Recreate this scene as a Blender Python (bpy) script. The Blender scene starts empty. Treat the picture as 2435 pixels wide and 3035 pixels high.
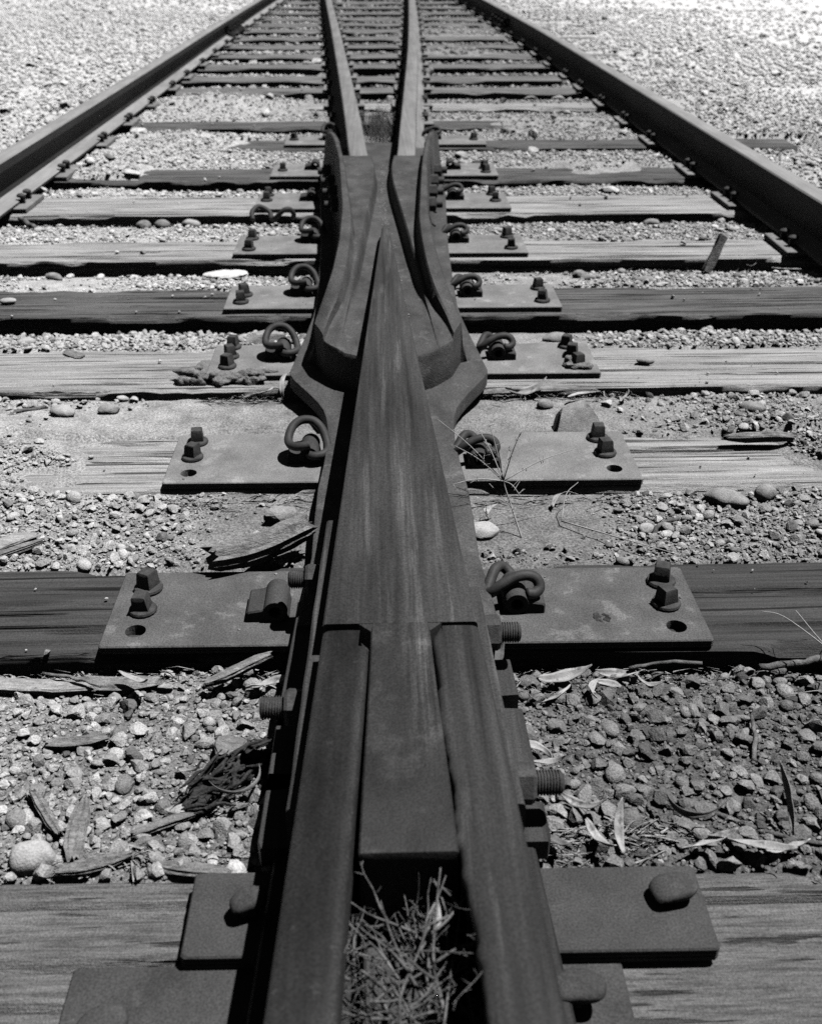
import bpy, bmesh, math, random
import numpy as np
from mathutils import Vector, Matrix, noise as mnoise

# ------------------------------------------------------------------ camera, light, exposure
scene = bpy.context.scene
C = scene.collection
PITCH, YAW = math.radians(29.7), math.radians(1.8)
cam_d = bpy.data.cameras.new("camera")
cam = bpy.data.objects.new("camera", cam_d)
C.objects.link(cam)
cam.location = (-0.02, 0.0, 0.989)
fw = Vector((math.sin(YAW) * math.cos(PITCH), math.cos(YAW) * math.cos(PITCH), -math.sin(PITCH)))
cam.rotation_euler = fw.to_track_quat('-Z', 'Y').to_euler()
cam_d.sensor_fit = 'VERTICAL'
cam_d.sensor_height = 36.0
cam_d.lens = 36.23
cam_d.clip_start, cam_d.clip_end = 0.02, 2000.0
cam_d.dof.use_dof = True
cam_d.dof.focus_distance = 1.75
cam_d.dof.aperture_fstop = 6.3
scene.camera = cam

SUN = Vector((0.36, 0.05, 1.0)).normalized()
world = bpy.data.worlds.new("World")
scene.world = world
world.use_nodes = True
wn = world.node_tree
wn.nodes.clear()
w_out = wn.nodes.new('ShaderNodeOutputWorld')
w_bg = wn.nodes.new('ShaderNodeBackground')
w_bw = wn.nodes.new('ShaderNodeRGBToBW')          # black and white film: the sky light is grey
w_sky = wn.nodes.new('ShaderNodeTexSky')
w_sky.sky_type = 'NISHITA'
w_sky.sun_disc = False
w_sky.sun_elevation = math.asin(SUN.z)
w_sky.sun_rotation = math.atan2(SUN.x, SUN.y)
w_sky.air_density = 0.2
w_sky.dust_density = 0.0
w_sky.altitude = 1500
w_bg.inputs['Strength'].default_value = 0.05
wn.links.new(w_sky.outputs[0], w_bw.inputs[0])
wn.links.new(w_bw.outputs[0], w_bg.inputs['Color'])
wn.links.new(w_bg.outputs[0], w_out.inputs[0])
sun_d = bpy.data.lights.new("sun", 'SUN')
sun_d.energy = 5.0
sun_d.angle = math.radians(0.5)
sun_d.color = (1.0, 0.99, 0.985)
sun = bpy.data.objects.new("sun", sun_d)
C.objects.link(sun)
sun.location = SUN * 30
sun.rotation_euler = SUN.to_track_quat('Z', 'Y').to_euler()

scene.view_settings.view_transform = 'Standard'
scene.view_settings.look = 'None'
scene.view_settings.gamma = 1.0
scene.view_settings.exposure = 0.0
scene.cycles.max_bounces = 4
scene.cycles.diffuse_bounces = 0
scene.cycles.use_denoising = False

rng = random.Random(7)
NR = np.random.default_rng(11)

# ------------------------------------------------------------------ noise
_TAB = np.random.default_rng(5).random((256, 256))
def vn(x, y, seed=0):
    x = np.asarray(x, float) + seed * 17.31
    y = np.asarray(y, float) + seed * 9.77
    xi, yi = np.floor(x).astype(int), np.floor(y).astype(int)
    fx, fy = x - xi, y - yi
    fx, fy = fx * fx * (3 - 2 * fx), fy * fy * (3 - 2 * fy)
    a, b = _TAB[xi & 255, yi & 255], _TAB[(xi + 1) & 255, yi & 255]
    c, d = _TAB[xi & 255, (yi + 1) & 255], _TAB[(xi + 1) & 255, (yi + 1) & 255]
    return (a * (1 - fx) + b * fx) * (1 - fy) + (c * (1 - fx) + d * fx) * fy
def fbm(x, y, seed=0, o=3):
    s, a, t = 0, 1, 0
    for i in range(o):
        s = s + a * vn(np.asarray(x) * 2 ** i, np.asarray(y) * 2 ** i, seed + i); t += a; a *= .5
    return s / t
def sstep(a, b, x):
    t = np.clip((np.asarray(x, float) - a) / (b - a), 0, 1)
    return t * t * (3 - 2 * t)
def itp(y, pts):
    pts = sorted(pts)
    return float(np.interp(y, [p[0] for p in pts], [p[1] for p in pts]))

# ------------------------------------------------------------------ materials (all grey: the photograph is black and white)
def material(name, lo, hi, scale=(8, 8, 8), fine=300, fine_amt=.25, bump=.15, bump_dist=.002, rough=.75, spec=.3,
             streak=None, spots=None, cracks=None, mark=None, attr=None, contrast=(.3, .7), bump_scale=None, metallic=0.0):
    m = bpy.data.materials.new(name)
    m.use_nodes = True
    nt = m.node_tree
    N, Lk = nt.nodes, nt.links
    b = N['Principled BSDF']
    b.inputs['Roughness'].default_value = rough
    b.inputs['Specular IOR Level'].default_value = spec
    b.inputs['Metallic'].default_value = metallic
    geo = N.new('ShaderNodeNewGeometry')
    def noise(sc, detail=4, rgh=.6, scl=1.0):
        mp = N.new('ShaderNodeVectorMath'); mp.operation = 'MULTIPLY'
        mp.inputs[1].default_value = sc
        Lk.new(geo.outputs['Position'], mp.inputs[0])
        t = N.new('ShaderNodeTexNoise')
        t.inputs['Scale'].default_value = scl
        t.inputs['Detail'].default_value = detail
        t.inputs['Roughness'].default_value = rgh
        Lk.new(mp.outputs[0], t.inputs['Vector'])
        return t.outputs[0]
    def rampf(src, a, c, lo_, hi_):
        r = N.new('ShaderNodeMapRange')
        r.inputs['From Min'].default_value = a; r.inputs['From Max'].default_value = c
        r.inputs['To Min'].default_value = lo_; r.inputs['To Max'].default_value = hi_
        Lk.new(src, r.inputs['Value'])
        return r.outputs[0]
    def mul(p, q):
        x = N.new('ShaderNodeMath'); x.operation = 'MULTIPLY'
        Lk.new(p, x.inputs[0])
        if isinstance(q, (int, float)): x.inputs[1].default_value = q
        else: Lk.new(q, x.inputs[1])
        return x.outputs[0]
    def add(p, q):
        x = N.new('ShaderNodeMath'); x.operation = 'ADD'
        Lk.new(p, x.inputs[0]); Lk.new(q, x.inputs[1])
        return x.outputs[0]
    v = rampf(noise(scale, 5), contrast[0], contrast[1], lo, hi)
    if attr:
        a = N.new('ShaderNodeAttribute'); a.attribute_name = attr
        v = mul(v, a.outputs['Fac'])
    f = noise((fine, fine, fine), 2)
    v = mul(v, rampf(f, .3, .7, 1 - fine_amt, 1 + fine_amt))
    if streak:                                   # (scale vector, amount)
        v = mul(v, rampf(noise(streak[0], 5, .65), .3, .7, 1 - streak[1], 1 + streak[1]))
    crk = None
    if cracks:                                   # (scale vector, threshold, factor): thin dark splits along the grain
        crk = rampf(noise(cracks[0], 3, .55), cracks[1], cracks[1] + .05, 1.0, cracks[2])
        v = mul(v, crk)
    if spots:                                    # (scale, threshold, factor)
        v = mul(v, rampf(noise(spots[0] if isinstance(spots[0], tuple) else (spots[0],) * 3, 4), spots[1], spots[1] + .06, 1.0, spots[2]))
    if mark:                                     # x0, x1, half width, y0, y1, gain: scuffed pale streak running along the steel
        sp = N.new('ShaderNodeSeparateXYZ'); Lk.new(geo.outputs['Position'], sp.inputs[0])
        cx_ = rampf(sp.outputs[1], mark[3], mark[4], mark[0], mark[1])
        d = N.new('ShaderNodeMath'); d.operation = 'SUBTRACT'; Lk.new(sp.outputs[0], d.inputs[0]); Lk.new(cx_, d.inputs[1])
        ab = N.new('ShaderNodeMath'); ab.operation = 'ABSOLUTE'; Lk.new(d.outputs[0], ab.inputs[0])
        band = rampf(ab.outputs[0], 0, mark[2], 1, 0)
        e0 = rampf(sp.outputs[1], mark[3], mark[3] + .12, 0, 1); e1 = rampf(sp.outputs[1], mark[4] - .35, mark[4], 1, 0)
        n_ = rampf(noise((160, 5, 160), 4), .38, .62, 0, 1)
        k_ = mul(mul(mul(band, e0), e1), n_)
        v = mul(v, rampf(k_, 0, 1, 1.0, mark[5]))
    cmb = N.new('ShaderNodeCombineColor')
    for i in range(3): Lk.new(v, cmb.inputs[i])
    Lk.new(cmb.outputs[0], b.inputs['Base Color'])
    if bump:
        bp = N.new('ShaderNodeBump')
        bp.inputs['Strength'].default_value = bump
        bp.inputs['Distance'].default_value = bump_dist
        if bump_scale:
            h = noise(bump_scale, 6, .7)
        elif streak:
            h = add(noise(streak[0], 5, .7), mul(f, .4))
        else:
            h = add(f, noise((fine * .3,) * 3, 4))
        if crk is not None: h = add(h, mul(crk, 2.0))
        Lk.new(h, bp.inputs['Height'])
        Lk.new(bp.outputs[0], b.inputs['Normal'])
    return m

M = {}
M['cast'] = material('cast_steel', .050, .112, (15, 8, 15), 360, .42, .8, .0018, .65, .2, spots=(26, .60, 1.45))
M['tread'] = material('worn_rail_top', .032, .076, (16, 2.2, 16), 420, .4, .2, .001, .5, .22, streak=((70, 1.8, 70), .45), spots=((55, 2.6, 55), .58, 1.6), mark=(.024, .002, .015, .95, 1.75, 2.2))
M['rail'] = material('rusty_rail_steel', .009, .025, (24, 6, 24), 450, .42, .25, .001, .5, .22, streak=((80, 3, 80), .4), spots=(70, .62, 1.7))
M['heel'] = material('mottled_heel_steel', .024, .044, (22, 14, 22), 420, .4, .5, .0014, .6, .18, spots=(13, .54, 1.5), mark=(.030, .012, .032, .80, 1.5, 2.9))
M['heel_rail_l'] = material('dark_heel_rail', .015, .034, (26, 9, 26), 420, .45, .25, .001, .5, .2, streak=((70, 3, 70), .3), spots=(80, .62, 1.7), attr='tone')
M['heel_rail_r'] = material('streaked_heel_rail', .024, .044, (16, 3, 16), 430, .36, .25, .001, .5, .2, streak=((85, 1.5, 85), .45), spots=((60, 5, 60), .62, 1.4), attr='tone')
M['rail_dusty'] = material('dusty_outer_rail', .24, .38, (14, 3, 14), 480, .22, .15, .001, .6, .3, streak=((90, 2, 60), .15))
M['rail_worn'] = material('dull_rail_steel', .19, .30, (14, 3, 14), 480, .25, .15, .001, .55, .3, streak=((90, 2, 60), .2))
M['rail_side_shade'] = material('rust_and_shade_rail_web', .028, .052, (14, 5, 14), 480, .3, .3, .001, .65, .2)  # web rust, darkened further to paint in the shadow under the head
M['plate'] = material('rusty_plate_steel', .080, .150, (12, 12, 12), 400, .38, .6, .0014, .8, .15, spots=(24, .60, 1.4))
M['plate_pale'] = material('pale_plate_steel', .17, .29, (11, 11, 11), 400, .36, .6, .0014, .8, .15, spots=(20, .60, 1.3))  # paler steel for frog plates past the first and for tie plates
M['plate_dark'] = material('dark_plate_steel', .048, .084, (13, 13, 13), 420, .38, .55, .001, .75, .18, spots=(30, .66, 1.4))
M['bolt'] = material('rusty_bolt_steel', .04, .09, (70, 70, 70), 500, .35, .5, .0012, .7, .2)
M['clip'] = material('spring_clip_steel', .036, .066, (40, 40, 40), 600, .3, .3, .0008, .6, .25)
M['wood_pale'] = material('bleached_tie_wood', .30, .45, (3, 22, 22), 380, .28, .9, .005, .9, .1, streak=((3.5, 170, 170), .48), cracks=((1.6, 75, 75), .59, .22), spots=(8, .68, .6))
M['wood_mid'] = material('grey_tie_wood', .085, .175, (3, 18, 18), 380, .3, .9, .005, .9, .1, streak=((4, 170, 170), .5), cracks=((2.2, 80, 80), .59, .28), spots=(11, .66, .5))
M['wood_near'] = material('weathered_near_tie', .12, .20, (5, 14, 14), 420, .34, 1.0, .004, .9, .1, streak=((14, 210, 210), .5), cracks=((6, 95, 95), .62, .4), spots=((9, 15, 15), .66, .45))
M['wood_far'] = material('far_tie_wood', .12, .25, (3, 12, 12), 300, .3, .9, .005, .9, .1, streak=((3.5, 120, 120), .4), cracks=((2.2, 60, 60), .62, .4))
M['wood_dark'] = material('dark_tie_wood', .050, .085, (3, 14, 14), 380, .28, .7, .004, .85, .12, streak=((3.0, 150, 150), .36), cracks=((1.2, 70, 70), .61, .28), spots=(10, .68, .65))
M['chip'] = material('splintered_wood', .15, .34, (30, 30, 30), 400, .3, .9, .004, .9, .1, streak=((60, 220, 220), .45))
M['chip_pale'] = material('pale_splinter', .28, .45, (30, 30, 30), 400, .25, .8, .003, .9, .1, streak=((60, 220, 220), .4))
M['bark'] = material('shredded_bark', .022, .075, (50, 50, 50), 400, .35, .6, .002, .9, .1)
M['leaf'] = material('dry_leaf', .30, .58, (45, 45, 45), 500, .18, .4, .001, .6, .25, spots=(50, .58, .5))
M['leaf_dark'] = material('dark_dry_leaf', .10, .26, (50, 50, 50), 500, .2, .4, .001, .6, .25)
M['twig'] = material('grey_twig', .06, .24, (60, 60, 60), 500, .35, .7, .002, .85, .1)
M['straw'] = material('dry_straw', .34, .55, (60, 60, 60), 500, .2, .2, .001, .7, .2)
M['grass'] = material('dead_grass', .05, .12, (30, 30, 30), 300, .3, 0, .001, .85, .1)
M['stone'] = material('ballast_stone', .72, 1.28, (55, 55, 55), 420, .4, .8, .002, .92, .08, attr='tone')
M['cobble'] = material('rounded_cobble', .24, .40, (45, 45, 45), 380, .32, .5, .002, .9, .08)
M['cobble_pale'] = material('pale_cobble', .40, .56, (45, 45, 45), 380, .25, .5, .002, .9, .08)
M['ground'] = material('stony_dirt', .62, 1.18, (18, 18, 18), 230, .55, 1.0, .007, .95, .03, attr='tone', bump_scale=(170, 170, 170))
M['foam'] = material('white_foam', .72, .82, (90, 90, 90), 300, .1, .8, .003, .9, .1)
M['slag'] = material('weld_slag', .12, .28, (50, 50, 50), 300, .35, .8, .004, .6, .25)

# ------------------------------------------------------------------ mesh helpers
class MB:
    def __init__(s): s.v, s.f, s.s = [], [], []
    def add(s, verts, faces, smooth=False):
        n = len(s.v)
        s.v.extend([tuple(p) for p in verts])
        s.f.extend([tuple(i + n for i in q) for q in faces])
        s.s.extend([smooth] * len(faces))
        return s
    def build(s, name, mat, parent=None, origin=None):
        if origin is None:
            origin = ORG.get(parent.name, Vector()) if parent is not None else Vector()
        o_ = Vector(origin)
        me = bpy.data.meshes.new(name)
        me.from_pydata([(x - o_.x, y - o_.y, z - o_.z) for x, y, z in s.v], [], s.f)
        me.polygons.foreach_set('use_smooth', s.s)
        if isinstance(mat, (list, tuple)):
            for q in mat: me.materials.append(q)
        else: me.materials.append(mat)
        me.update()
        ob = bpy.data.objects.new(name, me)
        C.objects.link(ob)
        if parent is not None:
            ob.parent = parent
            ORG[ob.name] = ORG.get(parent.name, Vector())
        else:
            ob.location = o_
            ORG[ob.name] = o_
        return ob
ORG = {}
def tag(o, label=None, cat=None, group=None, kind=None):
    if label: o['label'] = label
    if cat: o['category'] = cat
    if group: o['group'] = group
    if kind: o['kind'] = kind
    return o
def empty(name, loc=(0, 0, 0)):
    o = bpy.data.objects.new(name, None)
    C.objects.link(o)
    o.location = loc
    o.empty_display_size = .05
    ORG[o.name] = Vector(loc)
    return o
def copy_tree(o, parent=None):
    c = o.copy()
    C.objects.link(c)
    if parent is not None: c.parent = parent
    for ch in [q for q in o.children]:
        copy_tree(ch, c)
    return c
def fix_normals(ob, sharp=35):
    bm = bmesh.new(); bm.from_mesh(ob.data)
    bmesh.ops.recalc_face_normals(bm, faces=bm.faces)
    for e in bm.edges:
        if len(e.link_faces) == 2 and e.calc_face_angle(0) > math.radians(sharp): e.smooth = False
    for f in bm.faces: f.smooth = True
    bm.to_mesh(ob.data); bm.free()
    return ob
def catmull(P, n=6):
    P = [Vector(p) for p in P]
    Q = [P[0] * 2 - P[1]] + P + [P[-1] * 2 - P[-2]]
    out = []
    for i in range(1, len(Q) - 2):
        a, b, c, d = Q[i - 1], Q[i], Q[i + 1], Q[i + 2]
        for k in range(n):
            t = k / n
            out.append(.5 * ((2 * b) + (c - a) * t + (2 * a - 5 * b + 4 * c - d) * t * t + (3 * b - a - 3 * c + d) * t ** 3))
    out.append(P[-1])
    return out
def tube(mb, P, r, n=8, cap=True, smooth=True):
    P = [Vector(p) for p in P]
    m = len(P)
    R = r if isinstance(r, (list, tuple)) else [r] * m
    T = [(P[min(i + 1, m - 1)] - P[max(i - 1, 0)]).normalized() for i in range(m)]
    up = Vector((0, 0, 1)) if abs(T[0].z) < .9 else Vector((1, 0, 0))
    nrm = (up - T[0] * up.dot(T[0])).normalized()
    vs = []
    for i in range(m):
        nrm = (nrm - T[i] * nrm.dot(T[i])).normalized()
        bi = T[i].cross(nrm)
        for k in range(n):
            a = 2 * math.pi * k / n
            vs.append(P[i] + (nrm * math.cos(a) + bi * math.sin(a)) * R[i])
    fs = []
    for i in range(m - 1):
        for k in range(n):
            k2 = (k + 1) % n
            fs.append((i * n + k, i * n + k2, (i + 1) * n + k2, (i + 1) * n + k))
    if cap:
        fs.append(tuple(range(n - 1, -1, -1)))
        fs.append(tuple((m - 1) * n + k for k in range(n)))
    mb.add(vs, fs, smooth)
    return mb
def loft(mb, rings, closed=True, caps=True, smooth=False):
    n = len(rings[0]); vs = [p for r in rings for p in r]; fs = []
    for i in range(len(rings) - 1):
        for k in range(n if closed else n - 1):
            k2 = (k + 1) % n
            fs.append((i * n + k, i * n + k2, (i + 1) * n + k2, (i + 1) * n + k))
    if caps:
        fs.append(tuple(range(n - 1, -1, -1)))
        fs.append(tuple((len(rings) - 1) * n + k for k in range(n)))
    mb.add(vs, fs, smooth)
    return mb
def box(mb, x0, x1, y0, y1, z0, z1, ch=0.0):
    """a box with a chamfered top edge"""
    r = [[(x0, y0, z0), (x1, y0, z0), (x1, y1, z0), (x0, y1, z0)],
         [(x0, y0, z1 - ch), (x1, y0, z1 - ch), (x1, y1, z1 - ch), (x0, y1, z1 - ch)]]
    if ch: r.append([(x0 + ch, y0 + ch, z1), (x1 - ch, y0 + ch, z1), (x1 - ch, y1 - ch, z1), (x0 + ch, y1 - ch, z1)])
    return loft(mb, r)
def polygon(n, r, cx=0, cy=0, z=0, a0=0):
    return [(cx + r * math.cos(a0 + 2 * math.pi * k / n), cy + r * math.sin(a0 + 2 * math.pi * k / n), z) for k in range(n)]
TIE_ROT = -0.012
def rot(x, y, yc):          # the ties lie a hair off square
    return x, y + x * TIE_ROT

# ------------------------------------------------------------------ layout (metres; y along the track, z = 0 on the tie tops)
# name, front y, back y, depth of the front face left bare (left, right), wood
TIES = [('A', .600, .856, .02, .02, 'wood_near'), ('B', 1.293, 1.545, .034, .042, 'wood_dark'),
        ('C', 1.828, 2.074, .004, .008, 'wood_pale'), ('D', 2.350, 2.625, .02, .018, 'wood_pale'),
        ('E', 2.890, 3.150, .05, .05, 'wood_mid'), ('F', 3.470, 3.715, .05, .042, 'wood_pale'),
        ('G', 4.100, 4.425, .035, .035, 'wood_pale'), ('H', 4.720, 4.985, .045, .03, 'wood_mid'),
        ('I', 5.470, 5.715, .012, .012, 'wood_mid'), ('J', 6.090, 6.340, .03, .03, 'wood_mid'),
        ('K', 6.760, 7.010, .015, .02, 'wood_pale'), ('L', 7.480, 7.745, .055, .05, 'wood_mid'),
        ('M', 8.075, 8.380, .10, .08, 'wood_mid'), ('N', 8.860, 9.150, .10, .09, 'wood_mid'),
        ('O', 9.590, 9.900, .07, .07, 'wood_mid'), ('P', 10.39, 10.69, .05, .06, 'wood_mid'),
        ('Q', 11.16, 11.50, .09, .06, 'wood_mid'), ('R', 12.00, 12.36, .10, .06, 'wood_mid'),
        ('S', 12.80, 13.14, .08, .07, 'wood_mid'), ('T', 13.58, 13.92, .08, .08, 'wood_mid'),
        ('U', 14.48, 14.85, .07, .07, 'wood_mid'), ('V', 15.50, 15.88, .08, .08, 'wood_mid'),
        ('W', 16.55, 16.95, .07, .07, 'wood_mid'), ('X', 17.65, 18.05, .07, .07, 'wood_mid'),
        ('Y', 18.80, 19.20, .07, .07, 'wood_mid'), ('Z', 20.00, 20.40, .07, .07, 'wood_mid'),
        ('AA', 21.2, 21.6, .07, .07, 'wood_mid')]
LEFT_RAIL = [(-3, -1.62), (0, -1.575), (3, -1.54), (4, -1.53), (4.9, -1.52), (7.4, -1.50), (10.6, -1.49), (14, -1.46), (18, -1.40), (24, -1.27), (40, -.8)]
RIGHT_RAIL = [(-3, 1.60), (0, 1.555), (2.2, 1.515), (3.45, 1.498), (4.2, 1.497), (5.2, 1.487), (7, 1.478), (10.1, 1.452), (13.9, 1.36), (18, 1.24), (24, 1.02), (40, .3)]
L_CLOSE = [(4.10, -.0895), (4.4, -.1005), (6, -.175), (8, -.275), (10, -.375), (13.6, -.565), (18, -.78), (24, -1.07), (40, -1.9)]
R_CLOSE = [(4.10, .0895), (4.4, .1005), (5.76, .156), (8, .245), (10, .310), (13.6, .418), (18, .53), (24, .66), (40, .9)]

# ------------------------------------------------------------------ the ground between and beside the ties
def ground_h(x, y):
    x, y = np.broadcast_arrays(np.asarray(x, float), np.asarray(y, float))
    yy = y - x * TIE_ROT
    h = np.full(x.shape, -.03)
    prev = (None, -2.0, -1.4, .03, .03, '')
    for t in TIES + [('end', 40, 40.3, .03, .03, '')]:
        a, b = prev[2], t[1]
        u = np.clip((yy - a) / (b - a), 0, 1)
        dep = np.where(x < 0, t[3], t[4]) + .012 * (fbm(x * 3.5, y * 3.5, 3) - .5)
        near = -.006 + .012 * (fbm(x * 2.5, y * 2.5, 21) - .5)
        lv = near * (1 - u ** 1.3) - (dep + .008) * u ** 1.3
        m = (yy >= a) & (yy <= b)
        h = np.where(m, lv, h)
        m2 = (yy > t[1]) & (yy < t[2])
        h = np.where(m2, np.where(yy < t[1] + .045, -dep - .012, -.022), h)
        prev = t
    # mounds that spill on to tie tops
    for mx, my, rx, ry, hh in [(-1.02, 1.97, .38, .22, .055), (-1.05, 5.60, .35, .3, .05), (1.0, 6.1, .45, .25, .045), (-.95, 6.85, .4, .25, .045),
                               (.95, 2.0, .18, .16, .035), (-1.0, 7.0, .5, .2, .04), (1.0, 5.0, .3, .25, .03), (-1.25, 4.9, .18, .2, .05),
                               (.8, 11.8, .5, .4, .05), (.7, 9.9, .3, .3, .04)]:
        g = np.exp(-((x - mx) / rx) ** 2 - ((y - my) / ry) ** 2) * (.6 + .8 * fbm(x * 9, y * 9, 31))
        h = h + g * hh
    # outside the outer rails the ballast lies up to the tie tops
    lr = np.interp(y, [p[0] for p in LEFT_RAIL], [p[1] for p in LEFT_RAIL])
    rr = np.interp(y, [p[0] for p in RIGHT_RAIL], [p[1] for p in RIGHT_RAIL])
    out = np.maximum(sstep(.02, .14, lr - x), sstep(.02, .14, x - rr))
    ho = .014 + .03 * (fbm(x * 1.3, y * 1.3, 41) - .5) + .012 * (fbm(x * 7, y * 7, 43) - .5)
    for fy in (3.47, 5.47, 9.59, 11.16, 12.8, 13.58):        # tie ends that show on the right
        ho = ho - .075 * sstep(.22, .02, fy - yy) * sstep(.07, .0, yy - fy) * (x > 0) * sstep(2.35, 2.2, x) - .03 * ((yy > fy) & (yy < fy + .26) & (x > 0) & (x < 2.25))
    h = h * (1 - out) + ho * out
    far = sstep(3.5, 7.0, np.abs(x))
    h = h * (1 - far) + (-.03 + .05 * (fbm(x * .3, y * .3, 51) - .5)) * far
    h = h + .006 * (fbm(x * 26, y * 26, 61, 2) - .5)
    # hollow under the frog and between the heel rails
    fr = sstep(.15, .10, np.abs(x)) * (y < 5.3)
    h = h * (1 - fr) + np.minimum(h, -.035) * fr
    return h
def tone_at(x, y):
    x, y = np.asarray(x, float), np.asarray(y, float)
    t = .34 + .13 * sstep(.15, .9, -x) * sstep(.7, 1.6, y) + .07 * sstep(.2, .9, -x) * sstep(.7, 1.4, y) + .13 * sstep(1.5, 3.2, y)
    t = t - .15 * sstep(1.75, 1.1, y) * sstep(.0, .4, x)
    t = t + .12 * sstep(1.45, 1.8, np.abs(x)) + .42 * sstep(1.6, 3.4, x) * sstep(4, 9, y)
    t = t - .14 * sstep(1.5, 1.2, np.abs(x)) * sstep(5.0, 8.0, y)
    t = t - .05 * sstep(.5, .2, np.abs(x)) + .08 * (fbm(x * 2.2, y * 2.2, 71) - .5) + .22 * (fbm(x * .8, y * .8, 77) - .5) * sstep(1.5, 2.0, np.abs(x))
    return np.clip(t, .07, .86)

ys = np.concatenate([np.arange(-1.5, .5, .05), np.arange(.5, 3.2, .012), np.arange(3.2, 6, .02), np.arange(6, 14, .05), np.arange(14, 24, .12), np.geomspace(24, 700, 40)])
xs = np.concatenate([-np.geomspace(700, 5, 30), np.arange(-4.9, -2.2, .08), np.arange(-2.2, 2.4, .014), np.arange(2.4, 5, .08), np.geomspace(5, 700, 30)])
GX, GY = np.meshgrid(xs, ys)
GZ = ground_h(GX, GY)
nx, ny = len(xs), len(ys)
me = bpy.data.meshes.new('ground')
me.vertices.add(nx * ny)
me.vertices.foreach_set('co', np.stack([GX, GY, GZ], -1).ravel())
idx = np.arange(nx * ny).reshape(ny, nx)
quads = np.stack([idx[:-1, :-1], idx[:-1, 1:], idx[1:, 1:], idx[1:, :-1]], -1).reshape(-1, 4)
me.loops.add(quads.size); me.loops.foreach_set('vertex_index', quads.ravel().astype(np.int32))
me.polygons.add(len(quads)); me.polygons.foreach_set('loop_start', np.arange(len(quads), dtype=np.int32) * 4)
me.polygons.foreach_set('use_smooth', np.ones(len(quads), bool))
at = me.attributes.new('tone', 'FLOAT', 'POINT'); at.data.foreach_set('value', tone_at(GX, GY).ravel().astype(np.float32))
me.update(calc_edges=True)
me.materials.append(M['ground'])
ground = bpy.data.objects.new('ground', me); C.objects.link(ground)
tag(ground, 'stony dirt ground under and around the tracks', 'ground', kind='structure')

# ------------------------------------------------------------------ stones
def ico(sub):
    bm = bmesh.new(); bmesh.ops.create_icosphere(bm, subdivisions=sub, radius=1)
    v = np.array([p.co[:] for p in bm.verts]); f = np.array([[q.index for q in p.verts] for p in bm.faces]); bm.free()
    return v, f
ICO = {1: ico(1), 2: ico(2), 3: ico(3), 4: ico(4)}
def stone_template(sub, seed, angular):
    r = np.random.default_rng(seed)
    v, f = ICO[sub]
    v = v.copy()
    if angular:
        for k in range(11):
            n = r.normal(size=3); n /= np.linalg.norm(n)
            d = r.uniform(.45, .8)
            s = v @ n
            v = v - np.outer(np.maximum(s - d, 0), n)
    sc = np.array([r.uniform(.85, 1.25), r.uniform(.7, 1.0), r.uniform(.5, .8)])
    v = v * sc
    off = r.normal(size=3) * 10
    bump = np.array([mnoise.noise(Vector(p * 1.7 + off)) for p in v])
    v = v * (1 + (.12 if not angular else .10) * bump[:, None])
    v = v / np.linalg.norm(v[:, :2], axis=1).max() * 1.0
    return v, f
def scatter(name, layers, label):
    VV, FF, TT, SM = [], [], [], []
    base = 0
    for (pts, rad, tn, sub, ang, sink) in layers:
        n = len(pts)
        temps = [stone_template(sub, 100 + k + 31 * ang, ang) for k in range(14)]
        which = NR.integers(0, 14, n)
        for k in range(14):
            I = np.where(which == k)[0]
            if not len(I): continue
            v, f = temps[k]
            a = NR.uniform(0, 2 * np.pi, len(I)); tx = NR.normal(0, .35, len(I)); ty = NR.normal(0, .35, len(I))
            ca, sa, cx_, sx_, cy_, sy_ = np.cos(a), np.sin(a), np.cos(tx), np.sin(tx), np.cos(ty), np.sin(ty)
            Z0 = np.zeros_like(a); O1 = np.ones_like(a)
            Rz = np.stack([ca, -sa, Z0, sa, ca, Z0, Z0, Z0, O1], -1).reshape(-1, 3, 3)
            Rx = np.stack([O1, Z0, Z0, Z0, cx_, -sx_, Z0, sx_, cx_], -1).reshape(-1, 3, 3)
            Ry = np.stack([cy_, Z0, sy_, Z0, O1, Z0, -sy_, Z0, cy_], -1).reshape(-1, 3, 3)
            R = Ry @ Rx @ Rz
            W = np.einsum('nij,vj->nvi', R, v) * rad[I][:, None, None] + pts[I][:, None, :]
            W[:, :, 2] += (rad[I] * sink)[:, None]
            VV.append(W.reshape(-1, 3))
            nv = len(v)
            F = f[None] + (np.arange(len(I)) * nv)[:, None, None] + base
            FF.append(F.reshape(-1, 3))
            TT.append(np.repeat(tn[I], nv))
            SM.append(np.full(len(I) * len(f), not ang))
            base += len(I) * nv
    V = np.concatenate(VV).astype(np.float32); F = np.concatenate(FF).astype(np.int32)
    m = bpy.data.meshes.new(name)
    m.vertices.add(len(V)); m.vertices.foreach_set('co', V.ravel())
    m.loops.add(F.size); m.loops.foreach_set('vertex_index', F.ravel())
    m.polygons.add(len(F)); m.polygons.foreach_set('loop_start', np.arange(len(F), dtype=np.int32) * 3)
    m.polygons.foreach_set('use_smooth', np.concatenate(SM))
    a = m.attributes.new('tone', 'FLOAT', 'POINT'); a.data.foreach_set('value', np.concatenate(TT).astype(np.float32))
    m.update(calc_edges=True)
    m.materials.append(M['stone'])
    o = bpy.data.objects.new(name, m); C.objects.link(o)
    print(name, 'stones faces', len(F))
    return tag(o, label, 'gravel', kind='stuff')
def cells(x0, x1, y0, y1, c, jit=.45):
    gx, gy = np.meshgrid(np.arange(x0, x1, c), np.arange(y0, y1, c))
    gx, gy = gx.ravel(), gy.ravel()
    gx = gx + NR.uniform(-jit, jit, len(gx)) * c; gy = gy + NR.uniform(-jit, jit, len(gy)) * c
    k = np.abs(gx + .02 - .031 * gy) < .40 * (.87 * np.maximum(gy, .3) + .5) + .75
    return gx[k], gy[k]
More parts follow.
